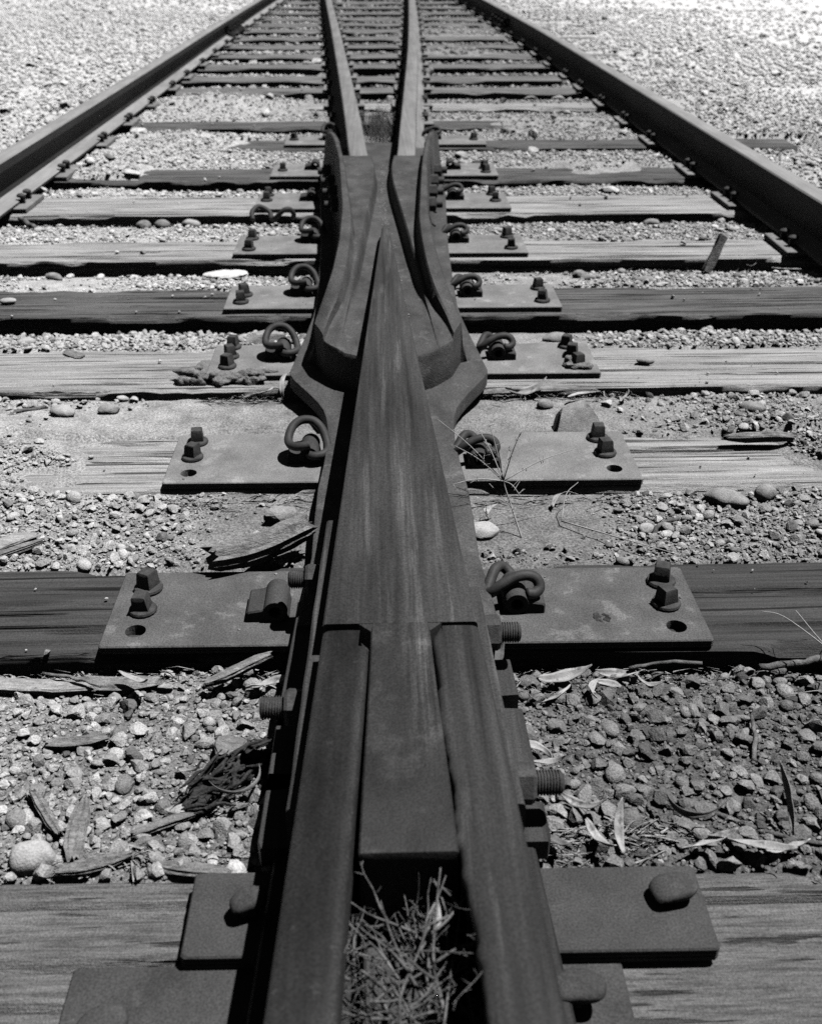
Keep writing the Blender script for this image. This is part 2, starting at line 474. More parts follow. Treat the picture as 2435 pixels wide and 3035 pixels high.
def on_tie(x, y, margin=.0):
    yy = y - x * TIE_ROT
    m = np.zeros(len(x), bool)
    for t in TIES: m |= (yy > t[1] - margin) & (yy < t[2] + margin) & (np.abs(x) < 2.16)
    return m
def blocked(x, y):
    fw_ = np.interp(y, [.3, 1.3, 1.95, 2.1, 2.35, 2.7, 3.4, 4.6, 5.3], [.10, .165, .14, .16, .245, .21, .215, .27, .2])
    return (np.abs(x) < fw_) & (y < 5.3)
def layer(c, x0, x1, y0, y1, rlo, rhi, sub, ang, sink, keep, tvar=.30, tie_prob=0.0):
    x, y = cells(x0, x1, y0, y1, c)
    h = ground_h(x, y)
    dirt = fbm(x * 2.1, y * 2.1, 81)
    dirt = dirt + .28 * sstep(.6, .2, np.abs(x)) * sstep(1.55, 1.65, y) * (y < 3.0)
    dirt = dirt + .25 * np.exp(-((x - .38) / .12) ** 2 - ((y - 1.02) / .1) ** 2)
    dirt = dirt + .32 * sstep(.62, .30, np.abs(x)) * (y > 1.54) * (y < 2.35) + .12 * (y > 2.0) * (y < 4.1) * (np.abs(x) < 1.4)
    dirt = dirt - .18 * (y < 1.32) * (np.abs(x) > .2) * (np.hypot(x - .38, y - 1.02) > .2)
    p = keep * sstep(.90, .56, dirt)
    k = NR.random(len(x)) < p
    ot = on_tie(x, y, .004) & (h < .004)
    k &= (~ot) | (NR.random(len(x)) < tie_prob)
    k &= NR.random(len(x)) > .75 * sstep(2.5, 4.5, x - .1 * (12 - y)) * sstep(7, 10, y)
    k &= ~blocked(x, y)
    x, y, h, ot = x[k], y[k], h[k], ot[k]
    h = np.where(ot, .001, h)
    r = rlo + (rhi - rlo) * NR.random(len(x)) ** 1.6
    t = np.clip(tone_at(x, y) * (1.06 + tvar * NR.normal(size=len(x))) + .02, .08, .8)
    t = np.where(NR.random(len(x)) < .05, np.minimum(t * 1.3, .74), t)
    t = np.where((y < 3) & (np.abs(x) < 1.5), np.minimum(t, .58), t)
    return (np.stack([x, y, h], -1), r, t, sub, ang, sink)
def plate_grit():
    P = []
    for (x0, x1, y0, y1) in [(-.45, .48, 1.285, 1.485), (-.45, .49, 1.82, 2.03), (-.44, .52, 2.38, 2.575), (-.46, .50, 2.89, 3.09), (-.5, .48, 3.46, 3.67)]:
        for k in range(46):
            x = NR.uniform(x0, x1) if NR.random() < .35 else NR.choice((-1, 1)) * NR.uniform(.15, .30)
            P.append((x, NR.uniform(y0, y1) * 1.0125 + x * TIE_ROT, .0143))
    P = np.array(P); P = P[~blocked(P[:, 0], P[:, 1])]
    r = .0008 + .0024 * NR.random(len(P)) ** 2.5
    return (P, r, np.clip(.26 + .09 * NR.normal(size=len(P)), .08, .6), 1, 1, .4)
scatter('ballast', [
    layer(.026, -1.6, 1.6, .84, 1.32, .0085, .0185, 2, 1, .42, .95),
    layer(.029, -1.6, 1.6, 1.32, 3.2, .0080, .0165, 2, 1, .42, .9),
    layer(.046, -1.6, 1.6, .84, 5.5, .009, .018, 2, 0, .35, .22),
    layer(.0150, -2.0, 2.0, .84, 3.3, .0035, .0085, 2, 1, .45, .95, tie_prob=.010),
    layer(.0080, -1.5, 1.5, .84, 2.4, .0016, .0042, 1, 1, .5, .95, tie_prob=.005),
    layer(.013, -1.6, 1.6, 2.4, 4.6, .0025, .006, 1, 1, .45, .85),
    layer(.028, -1.7, 1.7, 3.2, 8.5, .006, .014, 1, 1, .35, .75, tie_prob=.012),
    layer(.034, -4.5, -1.55, 3.4, 8.0, .008, .020, 2, 1, .3, .85),
    layer(.034, 1.55, 4.8, 3.0, 8.0, .009, .020, 2, 1, .3, .85),
    layer(.019, -4.0, 4.2, 3.2, 6.0, .004, .008, 1, 1, .3, .8),
    layer(.052, -8.0, 9.0, 7.8, 15.0, .012, .028, 1, 0, .2, .85),
    layer(.09, -12, 13, 14.5, 24.0, .02, .040, 1, 1, .15, .7),
    layer(.26, -9, 10, 4.2, 15.0, .020, .055, 2, 1, .3, .55),
    plate_grit(),
], 'loose gravel ballast of small stones lying between and beside the ties')

# ------------------------------------------------------------------ ties
def make_tie(t, i):
    nm, y0, y1, dl, dr, wood = t
    near = y0 < 6
    xa, xb = -2.1, 2.13
    if y0 > 10: xa = -2.0 - .02 * (i % 3)
    n_y = 44 if y0 < 3.6 else (22 if near else 8)
    step = .02 if y0 < 3.6 else (.035 if near else .12)
    X = np.arange(xa, xb + step * .5, step)
    Y = np.linspace(y0, y1, n_y)
    gx, gy = np.meshgrid(X, Y, indexing='ij')
    w = y1 - y0
    z = -.0035 * (1 - fbm(gx * 2.5, gy * 75, i, 3)) * 1.2 + .0045 * (fbm(gx * 1.3, gy * 6, i + 40) - .5)
    r = np.random.default_rng(300 + i)
    if near:
        for k in range(r.integers(14, 22)):                 # drying cracks
            cy, cx, ln = r.uniform(y0 + .02, y1 - .02), r.uniform(-1.2, 1.2), r.uniform(.12, .55)
            wig = .006 * (fbm(gx * 4, gx * 0, 60 + k + i) - .5)
            prof = np.clip(1 - np.abs(gy - cy - wig) / .0045, 0, 1) * np.clip(1 - (np.abs(gx - cx) / ln) ** 3, 0, 1)
            z = z - prof * r.uniform(.006, .016)
    # worn, splintered long edges
    e0, e1 = gy - y0, y1 - gy
    chip0 = .024 * sstep(.45, .8, fbm(gx * 6, gx * 0 + 3, 90 + i)) + .003
    chip1 = .024 * sstep(.45, .8, fbm(gx * 6, gx * 0 + 9, 95 + i)) + .003
    z = z - np.maximum(0, chip0 - e0) * 1.1 - np.maximum(0, chip1 - e1) * 1.1
    jf = (.014 * (fbm(gx[:, 0] * 5, gx[:, 0] * 0, 120 + i) - .5))
    rings = []
    for a in range(len(X)):
        x = X[a]
        ring = [(x, y0 + jf[a] * .5 + .002, -.17), (x, y0 + jf[a], -.10), (x, y0 + jf[a] + .0015, -.05), (x, y0 + jf[a], -.02)]
        ring += [(x, Y[b] if 0 < b < n_y - 1 else (Y[b] + (jf[a] if b == 0 else 0)), z[a, b]) for b in range(n_y)]
        ring += [(x, y1 + .001, -.03), (x, y1, -.17)]
        rings.append([(p[0], p[1] + p[0] * TIE_ROT, p[2]) for p in ring])
    mb = MB(); loft(mb, rings, closed=True, caps=True, smooth=True)
    yc = (y0 + y1) / 2
    o = mb.build('railroad_tie', M['wood_far' if y0 > 7 else wood], None, (0, yc, -.17))
    return fix_normals(o, 50)
TIE_LABEL = {
    'A': 'wide grey wooden tie nearest the camera, with two overlapping dark plates on it',
    'B': 'dark wooden tie under the plate with the empty clip housing',
    'C': 'pale worn wooden tie half buried in gravel, beside the dry weed',
    'D': 'bleached wooden tie under the plate with melted slag on its corners',
    'E': 'smooth grey wooden tie with a tall dark front face, at the frog wing ends',
    'F': 'bleached wooden tie with a small stake leaning at its front right',
    'G': 'pale wooden tie with a broken spring clip and three cobbles against its front left',
    'H': 'grey wooden tie crossing under the toe joint of the frog, splintered at its back',
    'I': 'grey half covered wooden tie carrying the last and farthest frog plate'}
ORD = ['first', 'second', 'third', 'fourth', 'fifth', 'sixth', 'seventh', 'eighth', 'ninth', 'tenth', 'eleventh', 'twelfth',
       'thirteenth', 'fourteenth', 'fifteenth', 'sixteenth', 'seventeenth', 'eighteenth']
for i, t in enumerate(TIES):
    o = make_tie(t, i)
    lab = TIE_LABEL.get(t[0]) or f'{"pale" if t[5] == "wood_pale" else "grey"} wooden tie, {ORD[i - 9]} one beyond the last frog plate'
    tag(o, lab, 'railroad tie', 'wooden ties under the track')

# ------------------------------------------------------------------ rails
def rail_profile(top, foot, hh, hw, fwid):
    """half outline from the crown to the foot (x, z)"""
    h = [(0, top), (hw * .7, top - .0006), (hw * .9, top - .003), (hw, top - .008), (hw + .001, top - hh + .006), (hw - .004, top - hh),
         (.011, top - hh - .012), (.0085, top - hh - .03), (.0085, foot + .045), (.0145, foot + .028), (fwid * .55, foot + .0165), (fwid - .003, foot + .0115), (fwid, foot + .009), (fwid, foot)]
    return h + [(-x, z) for x, z in reversed(h[1:])]
def make_rail(name, path, ystops, prof, mat, parent=None, jag=None, tonefn=None):
    pts = sorted(path)
    ys_ = np.array(ystops); xs_ = np.interp(ys_, [p[0] for p in pts], [p[1] for p in pts])
    if len(pts) > 3:                               # smooth the bend
        for _ in range(12): xs_[1:-1] = (xs_[:-2] + 2 * xs_[1:-1] + xs_[2:]) / 4
    rings = []
    for k, y in enumerate(ys_):
        ring = []
        for (px, pz) in prof:
            dx = jag(y, px, pz) if jag else 0
            ring.append((xs_[k] + px + dx, y, pz))
        rings.append(ring)
    mb = MB(); loft(mb, rings, True, True, True)
    o = mb.build(name, mat, parent, None if parent is not None else (xs_[0], ys_[0], prof[-1][1]))
    fix_normals(o, 28)
    if tonefn:                          # worn running band, rusty shoulders
        a = o.data.attributes.new('tone', 'FLOAT', 'POINT')
        a.data.foreach_set('value', [tonefn(px, pz) for _ in ys_ for px, pz in prof])
    if isinstance(mat, tuple):          # dust and wear pale on the flat faces, dark rust plus painted shade on the web
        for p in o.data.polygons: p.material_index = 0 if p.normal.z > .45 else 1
    return o
outer_prof = rail_profile(.183, .018, .042, .038, .0775)
st_far = list(np.arange(-2.5, 26, .25)) + [28, 30, 33, 36, 40]
lr = make_rail('outer_rail', LEFT_RAIL, st_far, outer_prof, (M['rail_dusty'], M['rail_side_shade']))
tag(lr, 'long rusty rail along the left edge of the track with its lit foot showing', 'rail', 'rails of the track')
rr = make_rail('outer_rail', RIGHT_RAIL, st_far, outer_prof, (M['rail_dusty'], M['rail_side_shade']))
tag(rr, 'long rusty rail along the right edge of the track with its near side in shadow', 'rail', 'rails of the track')
close_prof = rail_profile(.213, .017, .042, .036, .0745)
st_c = [4.135] + list(np.arange(4.3, 26, .2)) + [28, 32, 36, 40]
lc = make_rail('closure_rail', L_CLOSE, st_c, close_prof, (M['rail_worn'], M['rail_side_shade']))
tag(lc, 'inner rail that runs into the far end of the left frog wing', 'rail', 'rails of the track')
rc = make_rail('closure_rail', R_CLOSE, st_c, close_prof, (M['rail_worn'], M['rail_side_shade']))
tag(rc, 'inner rail that curves into the far end of the right frog wing', 'rail', 'rails of the track')
heel_prof = [(0, .213), (.009, .2129), (.017, .2127), (.022, .2122), (.0265, .2105), (.0292, .2075), (.0305, .203), (.0315, .179), (.0265, .173), (.011, .161), (.0085, .143), (.0085, .069), (.0145, .052), (.042, .0405), (.073, .0355), (.076, .033), (.076, .016)]
heel_prof = heel_prof + [(-x, z) for x, z in reversed(heel_prof[1:])]
def wear_l(px, pz): return float(np.interp(abs(px), [0, .012, .019, .026, .03], [.75, .72, .85, 1.7, 1.7])) if pz > .17 else .9
def wear_r(px, pz): return float(np.interp(px, [-.03, -.022, -.012, .0, .012, .024, .03], [1.5, 1.35, .9, 1.25, .95, 1.2, 1.1])) if pz > .17 else .9
HEEL_L = [(-2.5, -.236), (.526, -.0945), (1.06, -.0685)]
HEEL_R = [(-2.5, .236), (.526, .0945), (1.06, .0700)]
def lip(y, px, pz):        # rolled-out, broken burr along the inner edge of the right heel rail
    if px < -.02 and pz > .19:
        b = float(fbm(y * 13, .3, 5, 3) * .62 + vn(y * 70, .7, 9) * .38)
        return (-.0125 * max(0, b - .2) * 2 * (1 if y < .95 else .15) + (max(0, y - 1.045) * .5))
    return 0
def cut_l(y, px, pz):
    return -max(0, y - 1.028) * .75 if px > .018 and pz > .165 else 0
hl = make_rail('heel_rail', HEEL_L, [-2.5, -1, 0, .3, .6, .9, 1.0, 1.028, 1.045, 1.0605], heel_prof, M['heel_rail_l'], None, cut_l, wear_l)
tag(hl, 'dark heel rail on the left of the nearest rail pair with a smooth edge', 'rail', 'rails of the track')
hr = make_rail('heel_rail', HEEL_R, [-2.5, -1, 0] + list(np.arange(.2, 1.07, .008)) + [1.067], heel_prof, M['heel_rail_r'], None, lip, wear_r)
tag(hr, 'streaked heel rail on the right of the nearest rail pair with a ragged burred edge', 'rail', 'rails of the track')

# joint bars on the far left and right rails
def far_joint(parent, path, y0, y1, side):
    mb = MB()
    rings = []
    for y in np.linspace(y0, y1, 5):
        x = itp(y, path)
        rings.append([(x + side * a, y, z) for a, z in [(.009, .142), (.036, .138), (.042, .128), (.03, .11), (.03, .075), (.05, .055), (.082, .042), (.082, .032), (.009, .04)]])
    loft(mb, rings)
    o = fix_normals(mb.build('joint_bar', M['rail'], parent))
    for y in np.linspace(y0 + .1, y1 - .1, 4):
        x = itp(y, path)
        nb = MB()
        hexr = lambda dx, r: [(x + side * dx, y + r * math.cos(a), .092 + r * math.sin(a)) for a in [k * math.pi / 3 for k in range(6)]]
        loft(nb, [hexr(.03, .024), hexr(.055, .024), hexr(.058, .018)])
        cyl = lambda dx, r: [(x + side * dx, y + r * math.cos(a), .092 + r * math.sin(a)) for a in [k * math.pi / 6 for k in range(12)]]
        loft(nb, [cyl(.05, .012), cyl(.085, .012)])
        fix_normals(nb.build('track_nut', M['rail'], o))
far_joint(lr, LEFT_RAIL, 11.1, 12.1, 1)
far_joint(rr, RIGHT_RAIL, 12.0, 13.0, -1)

# ------------------------------------------------------------------ the frog
frog = empty('railway_frog', (0, 2.6, .027))
tag(frog, 'rusty cast steel railway frog with a pointed V and raised guard wings', 'railway frog')
def hw(y): return .010 + .0450 * (3.06 - y)
def mirror_build(fn):
    for s in (-1, 1): fn(s)
# point
mb = MB(); rings = []
st = [3.135, 3.12, 3.09, 3.06, 3.0] + list(np.arange(2.9, 1.10, -.05)) + [1.0745]
for y in st:
    w_ = max(.0035, hw(y)) if y < 3.1 else max(.003, .0085 - (y - 3.09) * .1)
    top = .213 - (.001 * max(0, y - 2.9) / .1 + (.012 * max(0, (y - 3.06) / .07)))
    r_ = min(.005, w_ * .5)
    half = [(w_ - r_ * 1.0, top), (w_ - r_ * .35, top - .0011), (w_, top - .0045), (w_ + .002, .150), (w_ + .006, .085), (w_ + .014, .056), (w_ + .028, .047), (w_ + .028, .040)]
    rings.append([(x, y, z) for x, z in half] + [(-x, y, z) for x, z in reversed(half)])
loft(mb, rings, True, True, True)
point = fix_normals(mb.build('frog_point', M['tread'], frog), 25)
# heel tongue between the heel rails
mb = MB(); rings = []
for y, w_, tp in [(1.10, .0362, .2128), (1.00, .0385, .2128), (.9, .0415, .2126), (.8, .0455, .2124), (.706, .0483, .2120), (.7015, .0484, .2105), (.7005, .0484, .207), (.702, .048, .19), (.702, .046, .12), (.72, .04, .07)]:
    half = [(w_ - .002, tp), (w_, tp - .002), (w_, .10 if tp > .2 else tp - .01), (w_ - .012, .06)]
    rings.append([(x, y, z) for x, z in half] + [(-x, y, z) for x, z in reversed(half)])
loft(mb, rings, True, True, True)
fix_normals(mb.build('heel_block', M['heel'], frog), 40)
# spacer between the heel rails in front of the block
mb = MB(); box(mb, -.046, .046, .40, .692, .030, .088, .003)
fix_normals(mb.build('heel_spacer', M['plate_dark'], frog), 30)
# chamfered corners where the tongue meets the point
for s in (-1, 1):
    mb = MB()
    tri = [(s * .034, 1.080), (s * .058, 1.080), (s * .0372, 1.058)]
    if s < 0: tri = tri[::-1]
    loft(mb, [[(x, y, .16) for x, y in tri], [(x, y, .2122) for x, y in tri]])
    fix_normals(mb.build('heel_corner', M['tread'], frog), 30)
# wings: loft along the track; front stations swept back along the lip
XIN = [(4.14, .038), (4.0, .029), (3.87, .0245), (3.64, .029), (3.4, .041), (3.225, .050), (2.87, .067), (2.6, .083), (2.385, .100), (2.17, .112)]
ZT = [(4.14, .213), (3.0, .213), (2.8, .208), (2.65, .197), (2.5, .178), (2.38, .158), (2.17, .139)]
ZF = [(4.14, .160), (3.0, .165), (2.6, .160), (2.4, .150), (2.17, .136)]
XGI = [(4.14, .161), (3.87, .140), (3.6, .124), (3.2, .1035), (3.0, .093), (2.77, .0915), (2.58, .098), (2.44, .113), (2.3, .138), (2.17, .152)]
XGO = [(4.14, .183), (3.87, .1605), (3.6, .148), (3.13, .1280), (2.77, .1265), (2.56, .138), (2.36, .160), (2.25, .171), (2.17, .177)]
ZG = [(4.14, .262), (2.85, .260), (2.7, .252), (2.55, .232), (2.4, .198), (2.25, .166), (2.17, .155)]
XFL = [(5.3, .285), (4.7, .270), (3.95, .238), (3.45, .214), (2.86, .2015), (2.6, .2165), (2.35, .240)]
YF = [(0, 0), (.03, .01), (.07, .03), (.118, .085), (.15, .13), (.177, .22), (.3, .3)]
def smooth_itp(y, P): return (itp(y - .06, P) + itp(y, P) * 2 + itp(y + .06, P)) / 4 if 2.25 < y < 4.0 else itp(y, P)
def wing_section(y):
    xi, zt, zf = smooth_itp(y, XIN), smooth_itp(y, ZT), smooth_itp(y, ZF)
    gi, go, zg = smooth_itp(y, XGI), smooth_itp(y, XGO), smooth_itp(y, ZG)
    gi = max(gi, xi + .008); go = max(go, gi + .018)
    zt = max(zt, zf + .002); zg = max(zg, zt + .002)
    k = min(1.0, (zg - zt) / .04)
    P = [(0, zf), (xi - .012, zf - .0005), (xi - .004, zf + .003 * k), (xi + .001, zf + (zt - zf) * .35), (xi + .003, zt - .006 * min(1, (zt - zf) / .03)), (xi + .008, zt)]
    a = xi + .010; b_ = gi - .006
    b_ = max(a + .002, b_)
    P += [((a + b_) / 2, zt - .0004), (b_, zt + .0005), (gi - .001, zt + .006 * k), (gi + .002, zg - .007 * k), (gi + .006, zg - .001)]
    P += [((gi + go) / 2, zg), (go - .004, zg - .001), (go, zg - .006 * max(k, .4)), (go + .005, zt - .04), (go + .010, .080), (go + .018, .056), (go + .030, .047), (go + .030, .040)]
    return P
def build_wing(s):
    mb = MB(); rings = []
    ysn = [4.14] + list(np.arange(4.1, 2.16, -.035)) + [2.17]
    for y in ysn:
        w_ = float(sstep(2.75, 2.17, y))
        rings.append([(s * x, y + w_ * itp(x, YF), z) for x, z in wing_section(y)])
    P = wing_section(2.17)
    lastr = [(s * x, 2.17 + itp(x, YF) - .006, max(.042, z - .008)) for x, z in P]
    rings.append(lastr)
    rings.append([(s * min(x, .185), 2.17 + itp(x, YF) - .004, .042) for x, z in P])
    loft(mb, rings, False, False, True)
    # far end face
    n = len(P); base = [(s * x, 4.14, z) for x, z in wing_section(4.14)]
    mb.add(base + [(s * x, 4.1405, .040) for x, z in wing_section(4.14)], [(i, i + 1, n + i + 1, n + i) for i in range(n - 1)], False)
    o = fix_normals(mb.build('frog_wing', M['cast'], frog), 38)
    # flared far end of the guard wall
    mb = MB(); rings = []
    for y, gi, go, zg in [(4.142, .161, .183, .262), (4.25, .172, .194, .262), (4.36, .186, .208, .260), (4.44, .200, .222, .252), (4.49, .210, .231, .240), (4.52, .217, .236, .222), (4.53, .221, .237, .205)]:
        rings.append([(s * x, y, z) for x, z in [(gi - .004, .10), (gi, zg - .006), (gi + .006, zg), (go - .005, zg), (go, zg - .006), (go + .012, .10), (go + .02, .045), (gi - .01, .045)]])
    loft(mb, rings, True, True, True)
    fix_normals(mb.build('guard_flare', M['cast'], o), 38)
    # ledge beside the closure rail
    mb = MB()
    loft(mb, [[(s * x, y, z) for x, z in [(x0, .05), (x0, .135), (x1, .140), (x1, .05)]] for y, x0, x1 in [(4.142, .125, .165), (4.36, .145, .19), (4.50, .155, .205)]])
    fix_normals(mb.build('toe_ledge', M['cast'], o), 38)
    # toe bolts on the outside of the wing
    for y in (3.72, 3.92, 4.1, 4.3):
        x = itp(y, [(3.6, .155), (4.14, .195), (4.53, .245)])
        nb = MB()
        ring = lambda dx, r, n: [(s * (x + dx), y + r * math.cos(2 * math.pi * k / n), .125 + r * math.sin(2 * math.pi * k / n)) for k in range(n)]
        loft(nb, [ring(-.01, .026, 6), ring(.020, .026, 6), ring(.023, .02, 6)])
        loft(nb, [ring(.02, .014, 12), ring(.045, .014, 12)])
        fix_normals(nb.build('toe_nut', M['bolt'], o))
mirror_build(build_wing)
# weathered seam of dirt in the flangeway
mb = MB()
for k in range(520):
    y = rng.uniform(2.35, 4.6)
    side = rng.choice((-1, 1))
    x = (side * (max(hw(y), 0) + abs(rng.gauss(.006, .005))) if y < 3.1 else rng.gauss(0, .009))
    r = rng.uniform(.0008, .0028)
    zf = itp(y, ZF) if y < 4.14 else .09
    if y > 4.14: x = rng.gauss(0, .02)
    v, f = ICO[1]
    mb.add([(x + p[0] * r, y + p[1] * r, zf + p[2] * r * .8) for p in v], f.tolist(), True)
o = mb.build('flangeway_grit', M['cobble'], frog)
o['kind'] = 'stuff'
# floor of the throat beyond the casting
mb = MB(); box(mb, -.15, .15, 4.145, 5.2, .015, .075, .004)
fix_normals(mb.build('toe_floor', M['cast'], frog), 30)
# base flange
half = [(.262, 5.2), (.270, 4.7), (.255, 4.3), (.238, 3.95), (.214, 3.45), (.2055, 3.1), (.2015, 2.86), (.205, 2.75), (.2165, 2.6), (.2285, 2.48), (.238, 2.375), (.2405, 2.350), (.238, 2.328),
        (.228, 2.295), (.2015, 2.240), (.180, 2.195), (.163, 2.155), (.150, 2.118), (.142, 2.075), (.1365, 2.02), (.134, 1.95), (.138, 1.85), (.1445, 1.75), (.1455, 1.62), (.144, 1.5), (.150, 1.42), (.155, 1.36), (.157, 1.30)]
outl = half + [(-x, y) for x, y in reversed(half)]
cen = lambda x, y, k: (x - math.copysign(k, x), y, 0)
mb = MB()
loft(mb, [[(x, y, .0150) for x, y in outl], [(x, y, .043) for x, y in outl], [(cen(x, y, .0015)[0], y, .0465) for x, y in outl], [(cen(x, y, .006)[0], y, .0485) for x, y in outl]], True, False, True)
o = mb.build('base_flange', M['cast'], frog)
bm = bmesh.new(); bm.from_mesh(o.data)
bm.verts.ensure_lookup_table(); n = len(outl)
f = bm.faces.new([bm.verts[3 * n + k] for k in range(n)])
bmesh.ops.triangulate(bm, faces=[f]); bm.to_mesh(o.data); bm.free()
fix_normals(o, 40)
# splice bars with slotted feet, bolts and nuts
BARX = [(1.42, .1100), (1.16, .1195), (.91, .1260), (.80, .1290)]
def build_bar(s):
    mb = MB(); rings = []
    for y in ([1.42, 1.415] if s < 0 else [1.225, 1.22]) + [q for q in np.arange(1.38, .82, -.04) if s < 0 or q < 1.21] + [.81, .805]:
        x = itp(y, BARX) + (.001 * (vn(y * 30, s) - .5) * 2)
        inn = x - .05
        rings.append([(s * a, y, z) for a, z in [(inn, .165), (x - .004, .1655), (x - .001, .163), (x, .158), (x, .062), (x + .004, .052), (inn, .05)]])
    loft(mb, rings, True, True, True)
    o = fix_normals(mb.build('splice_bar', M['tread'], frog), 30)
    # foot of the bar with spike slots
    edge = [(1.37, .157), (1.2, .165), (1.05, .1705), (.95, .1725), (.86, .1745)]
    slots = [(1.075, 1.105), (.955, .985)] if s < 0 else [(1.10, 1.13), (.925, .965)]
    y1_ = 1.37 if s < 0 else 1.21
    ol = [(itp(y1_, BARX) - .02, y1_)]
    yv = y1_
    for (b0, a0) in slots:
        ol += [(itp(yv, edge), yv), (itp(a0, edge), a0), (itp(a0, edge) - .028, a0 - .002), (itp(a0, edge) - .031, a0 - .01), (itp(b0, edge) - .031, b0 + .01), (itp(b0, edge) - .028, b0 + .002), (itp(b0, edge), b0)]
        yv = b0 - .001
    ol += [(itp(.872, edge), .872), (itp(.862, edge) - .004, .862), (itp(.86, BARX) - .02, .862)]
    m2 = MB()
    loft(m2, [[(s * x, y, .0150) for x, y in ol], [(s * x, y, .043) for x, y in ol], [(s * (x - .0015), y, .045) for x, y in ol]], True, False, False)
    fo = m2.build('bar_foot', M['tread'], o)
    b2 = bmesh.new(); b2.from_mesh(fo.data); b2.verts.ensure_lookup_table(); n = len(ol)
    f = b2.faces.new([b2.verts[2 * n + k] for k in range(n)]); bmesh.ops.triangulate(b2, faces=[f]); b2.to_mesh(fo.data); b2.free()
    fix_normals(fo, 30)
    # bolts
    for (y, z, x0, ln) in ([(1.352, .100, .121, .045), (1.048, .100, .131, .050)] if s < 0 else [(1.203, .100, .126, .047), (.902, .100, .135, .052)]):
        nb = MB(); N_ = 16
        prof = [(0, .0135)]
        k = 0
        while k * .0036 < ln - .004:
            a = .020 + k * .0036
            if a > ln: break
            prof += [(a, .0152), (a + .0012, .0152), (a + .0018, .0134), (a + .0036, .0134)]
            k += 1
        prof += [(ln + .001, .0125), (ln + .003, .010)]
        loft(nb, [[(s * (x0 + a), y + r * math.cos(2 * math.pi * q / N_), z + r * math.sin(2 * math.pi * q / N_)) for q in range(N_)] for a, r in prof])
        bo = fix_normals(nb.build('joint_bolt', M['bolt'], frog), 30)
        nb = MB()
        a0 = .5 if s < 0 else .0
        sq = lambda dx, r: [(s * (x0 + dx), y + r * math.cos(a0 + 2 * math.pi * q / 6), z + r * math.sin(a0 + 2 * math.pi * q / 6)) for q in range(6)]
        loft(nb, [sq(-.006, .0255), sq(.016, .0265), sq(.0205, .0235)])
        fix_normals(nb.build('nut', M['bolt'], bo), 30)
mirror_build(build_bar)

# ------------------------------------------------------------------ frog plates with clip housings and lag bolts
def plate_mesh(x0, x1, y0, y1, z0, z1, holes, corner=.004):
    """a steel plate, edge ridged like a stack, with real holes"""
    mb = MB()
    out = [(x0 + corner, y0), (x1 - corner, y0), (x1, y0 + corner), (x1, y1 - corner), (x1 - corner, y1), (x0 + corner, y1), (x0, y1 - corner), (x0, y0 + corner)]
    yc = (y0 + y1) / 2
    def ring(inset, z):
        xc = (x0 + x1) / 2
        return [(x - math.copysign(inset, x - xc), y - math.copysign(inset, y - yc), z) for x, y in out]
    h = z1 - z0
    lv = [(0.0, z0), (0, z0 + h * .28), (.0015, z0 + h * .32), (.0015, z0 + h * .36), (0, z0 + h * .40), (0, z0 + h * .60), (.0012, z0 + h * .64), (0, z0 + h * .70), (0, z1 - .002), (.0018, z1)]
    rings = [[(x, y + x * TIE_ROT, z) for x, y, z in ring(i, z)] for i, z in lv]
    loft(mb, rings, True, False, False)
    n = 8
    top = rings[-1]
    bm = bmesh.new()
    vs = [bm.verts.new(p) for p in mb.v]
    for f in mb.f: bm.faces.new([vs[i] for i in f])
    tv = vs[-n:]
    edges = []
    for k in range(n):
        e = bm.edges.get((tv[k], tv[(k + 1) % n])) or bm.edges.new((tv[k], tv[(k + 1) % n]))
        edges.append(e)
    for (hx, hy, hr) in holes:
        c = [bm.verts.new((px, py + hx * TIE_ROT, z1)) for px, py, _ in polygon(20, hr, hx, hy)]
        d = [bm.verts.new((v.co.x, v.co.y, z0 - .012)) for v in c]
        for k in range(20):
            k2 = (k + 1) % 20
            edges.append(bm.edges.new((c[k], c[k2])))
            bm.faces.new((c[k2], c[k], d[k], d[k2]))
    bmesh.ops.triangle_fill(bm, use_beauty=True, use_dissolve=False, edges=edges)
    bmesh.ops.recalc_face_normals(bm, faces=bm.faces)
    return bm
def bm_obj(bm, name, mat, parent=None, origin=None):
    if origin is None: origin = ORG.get(parent.name, Vector()) if parent is not None else Vector()
    bmesh.ops.translate(bm, verts=bm.verts, vec=-Vector(origin))
    me = bpy.data.meshes.new(name); bm.to_mesh(me); bm.free()
    me.materials.append(mat)
    o = bpy.data.objects.new(name, me); C.objects.link(o)
    if parent is not None: o.parent = parent
    else: o.location = origin
    ORG[o.name] = Vector(origin)
    return o
def lag(mb, x, y, z, a, s=1.0, tilt=(0, 0)):
    def ring(r, zz, sq=0):
        out = []
        for k in range(16):
            t = 2 * math.pi * (k + .5 * 0) / 16 + math.pi / 4
            rr = r / max(abs(math.cos(t)), abs(math.sin(t))) if sq else r
            px, py = rr * math.cos(t), rr * math.sin(t)
            px, py = px * math.cos(a) - py * math.sin(a), px * math.sin(a) + py * math.cos(a)
            out.append((x + px * s + tilt[0] * zz, y + py * s + tilt[1] * zz, z + zz * s))
        return out
    loft(mb, [ring(.0235, 0), ring(.0250, .0035), ring(.0235, .007), ring(.0190, .009)], True, True, True)
    loft(mb, [ring(.0142, .008, 1), ring(.0138, .012, 1), ring(.0122, .033, 1), ring(.0108, .0355, 1)], True, True, False)
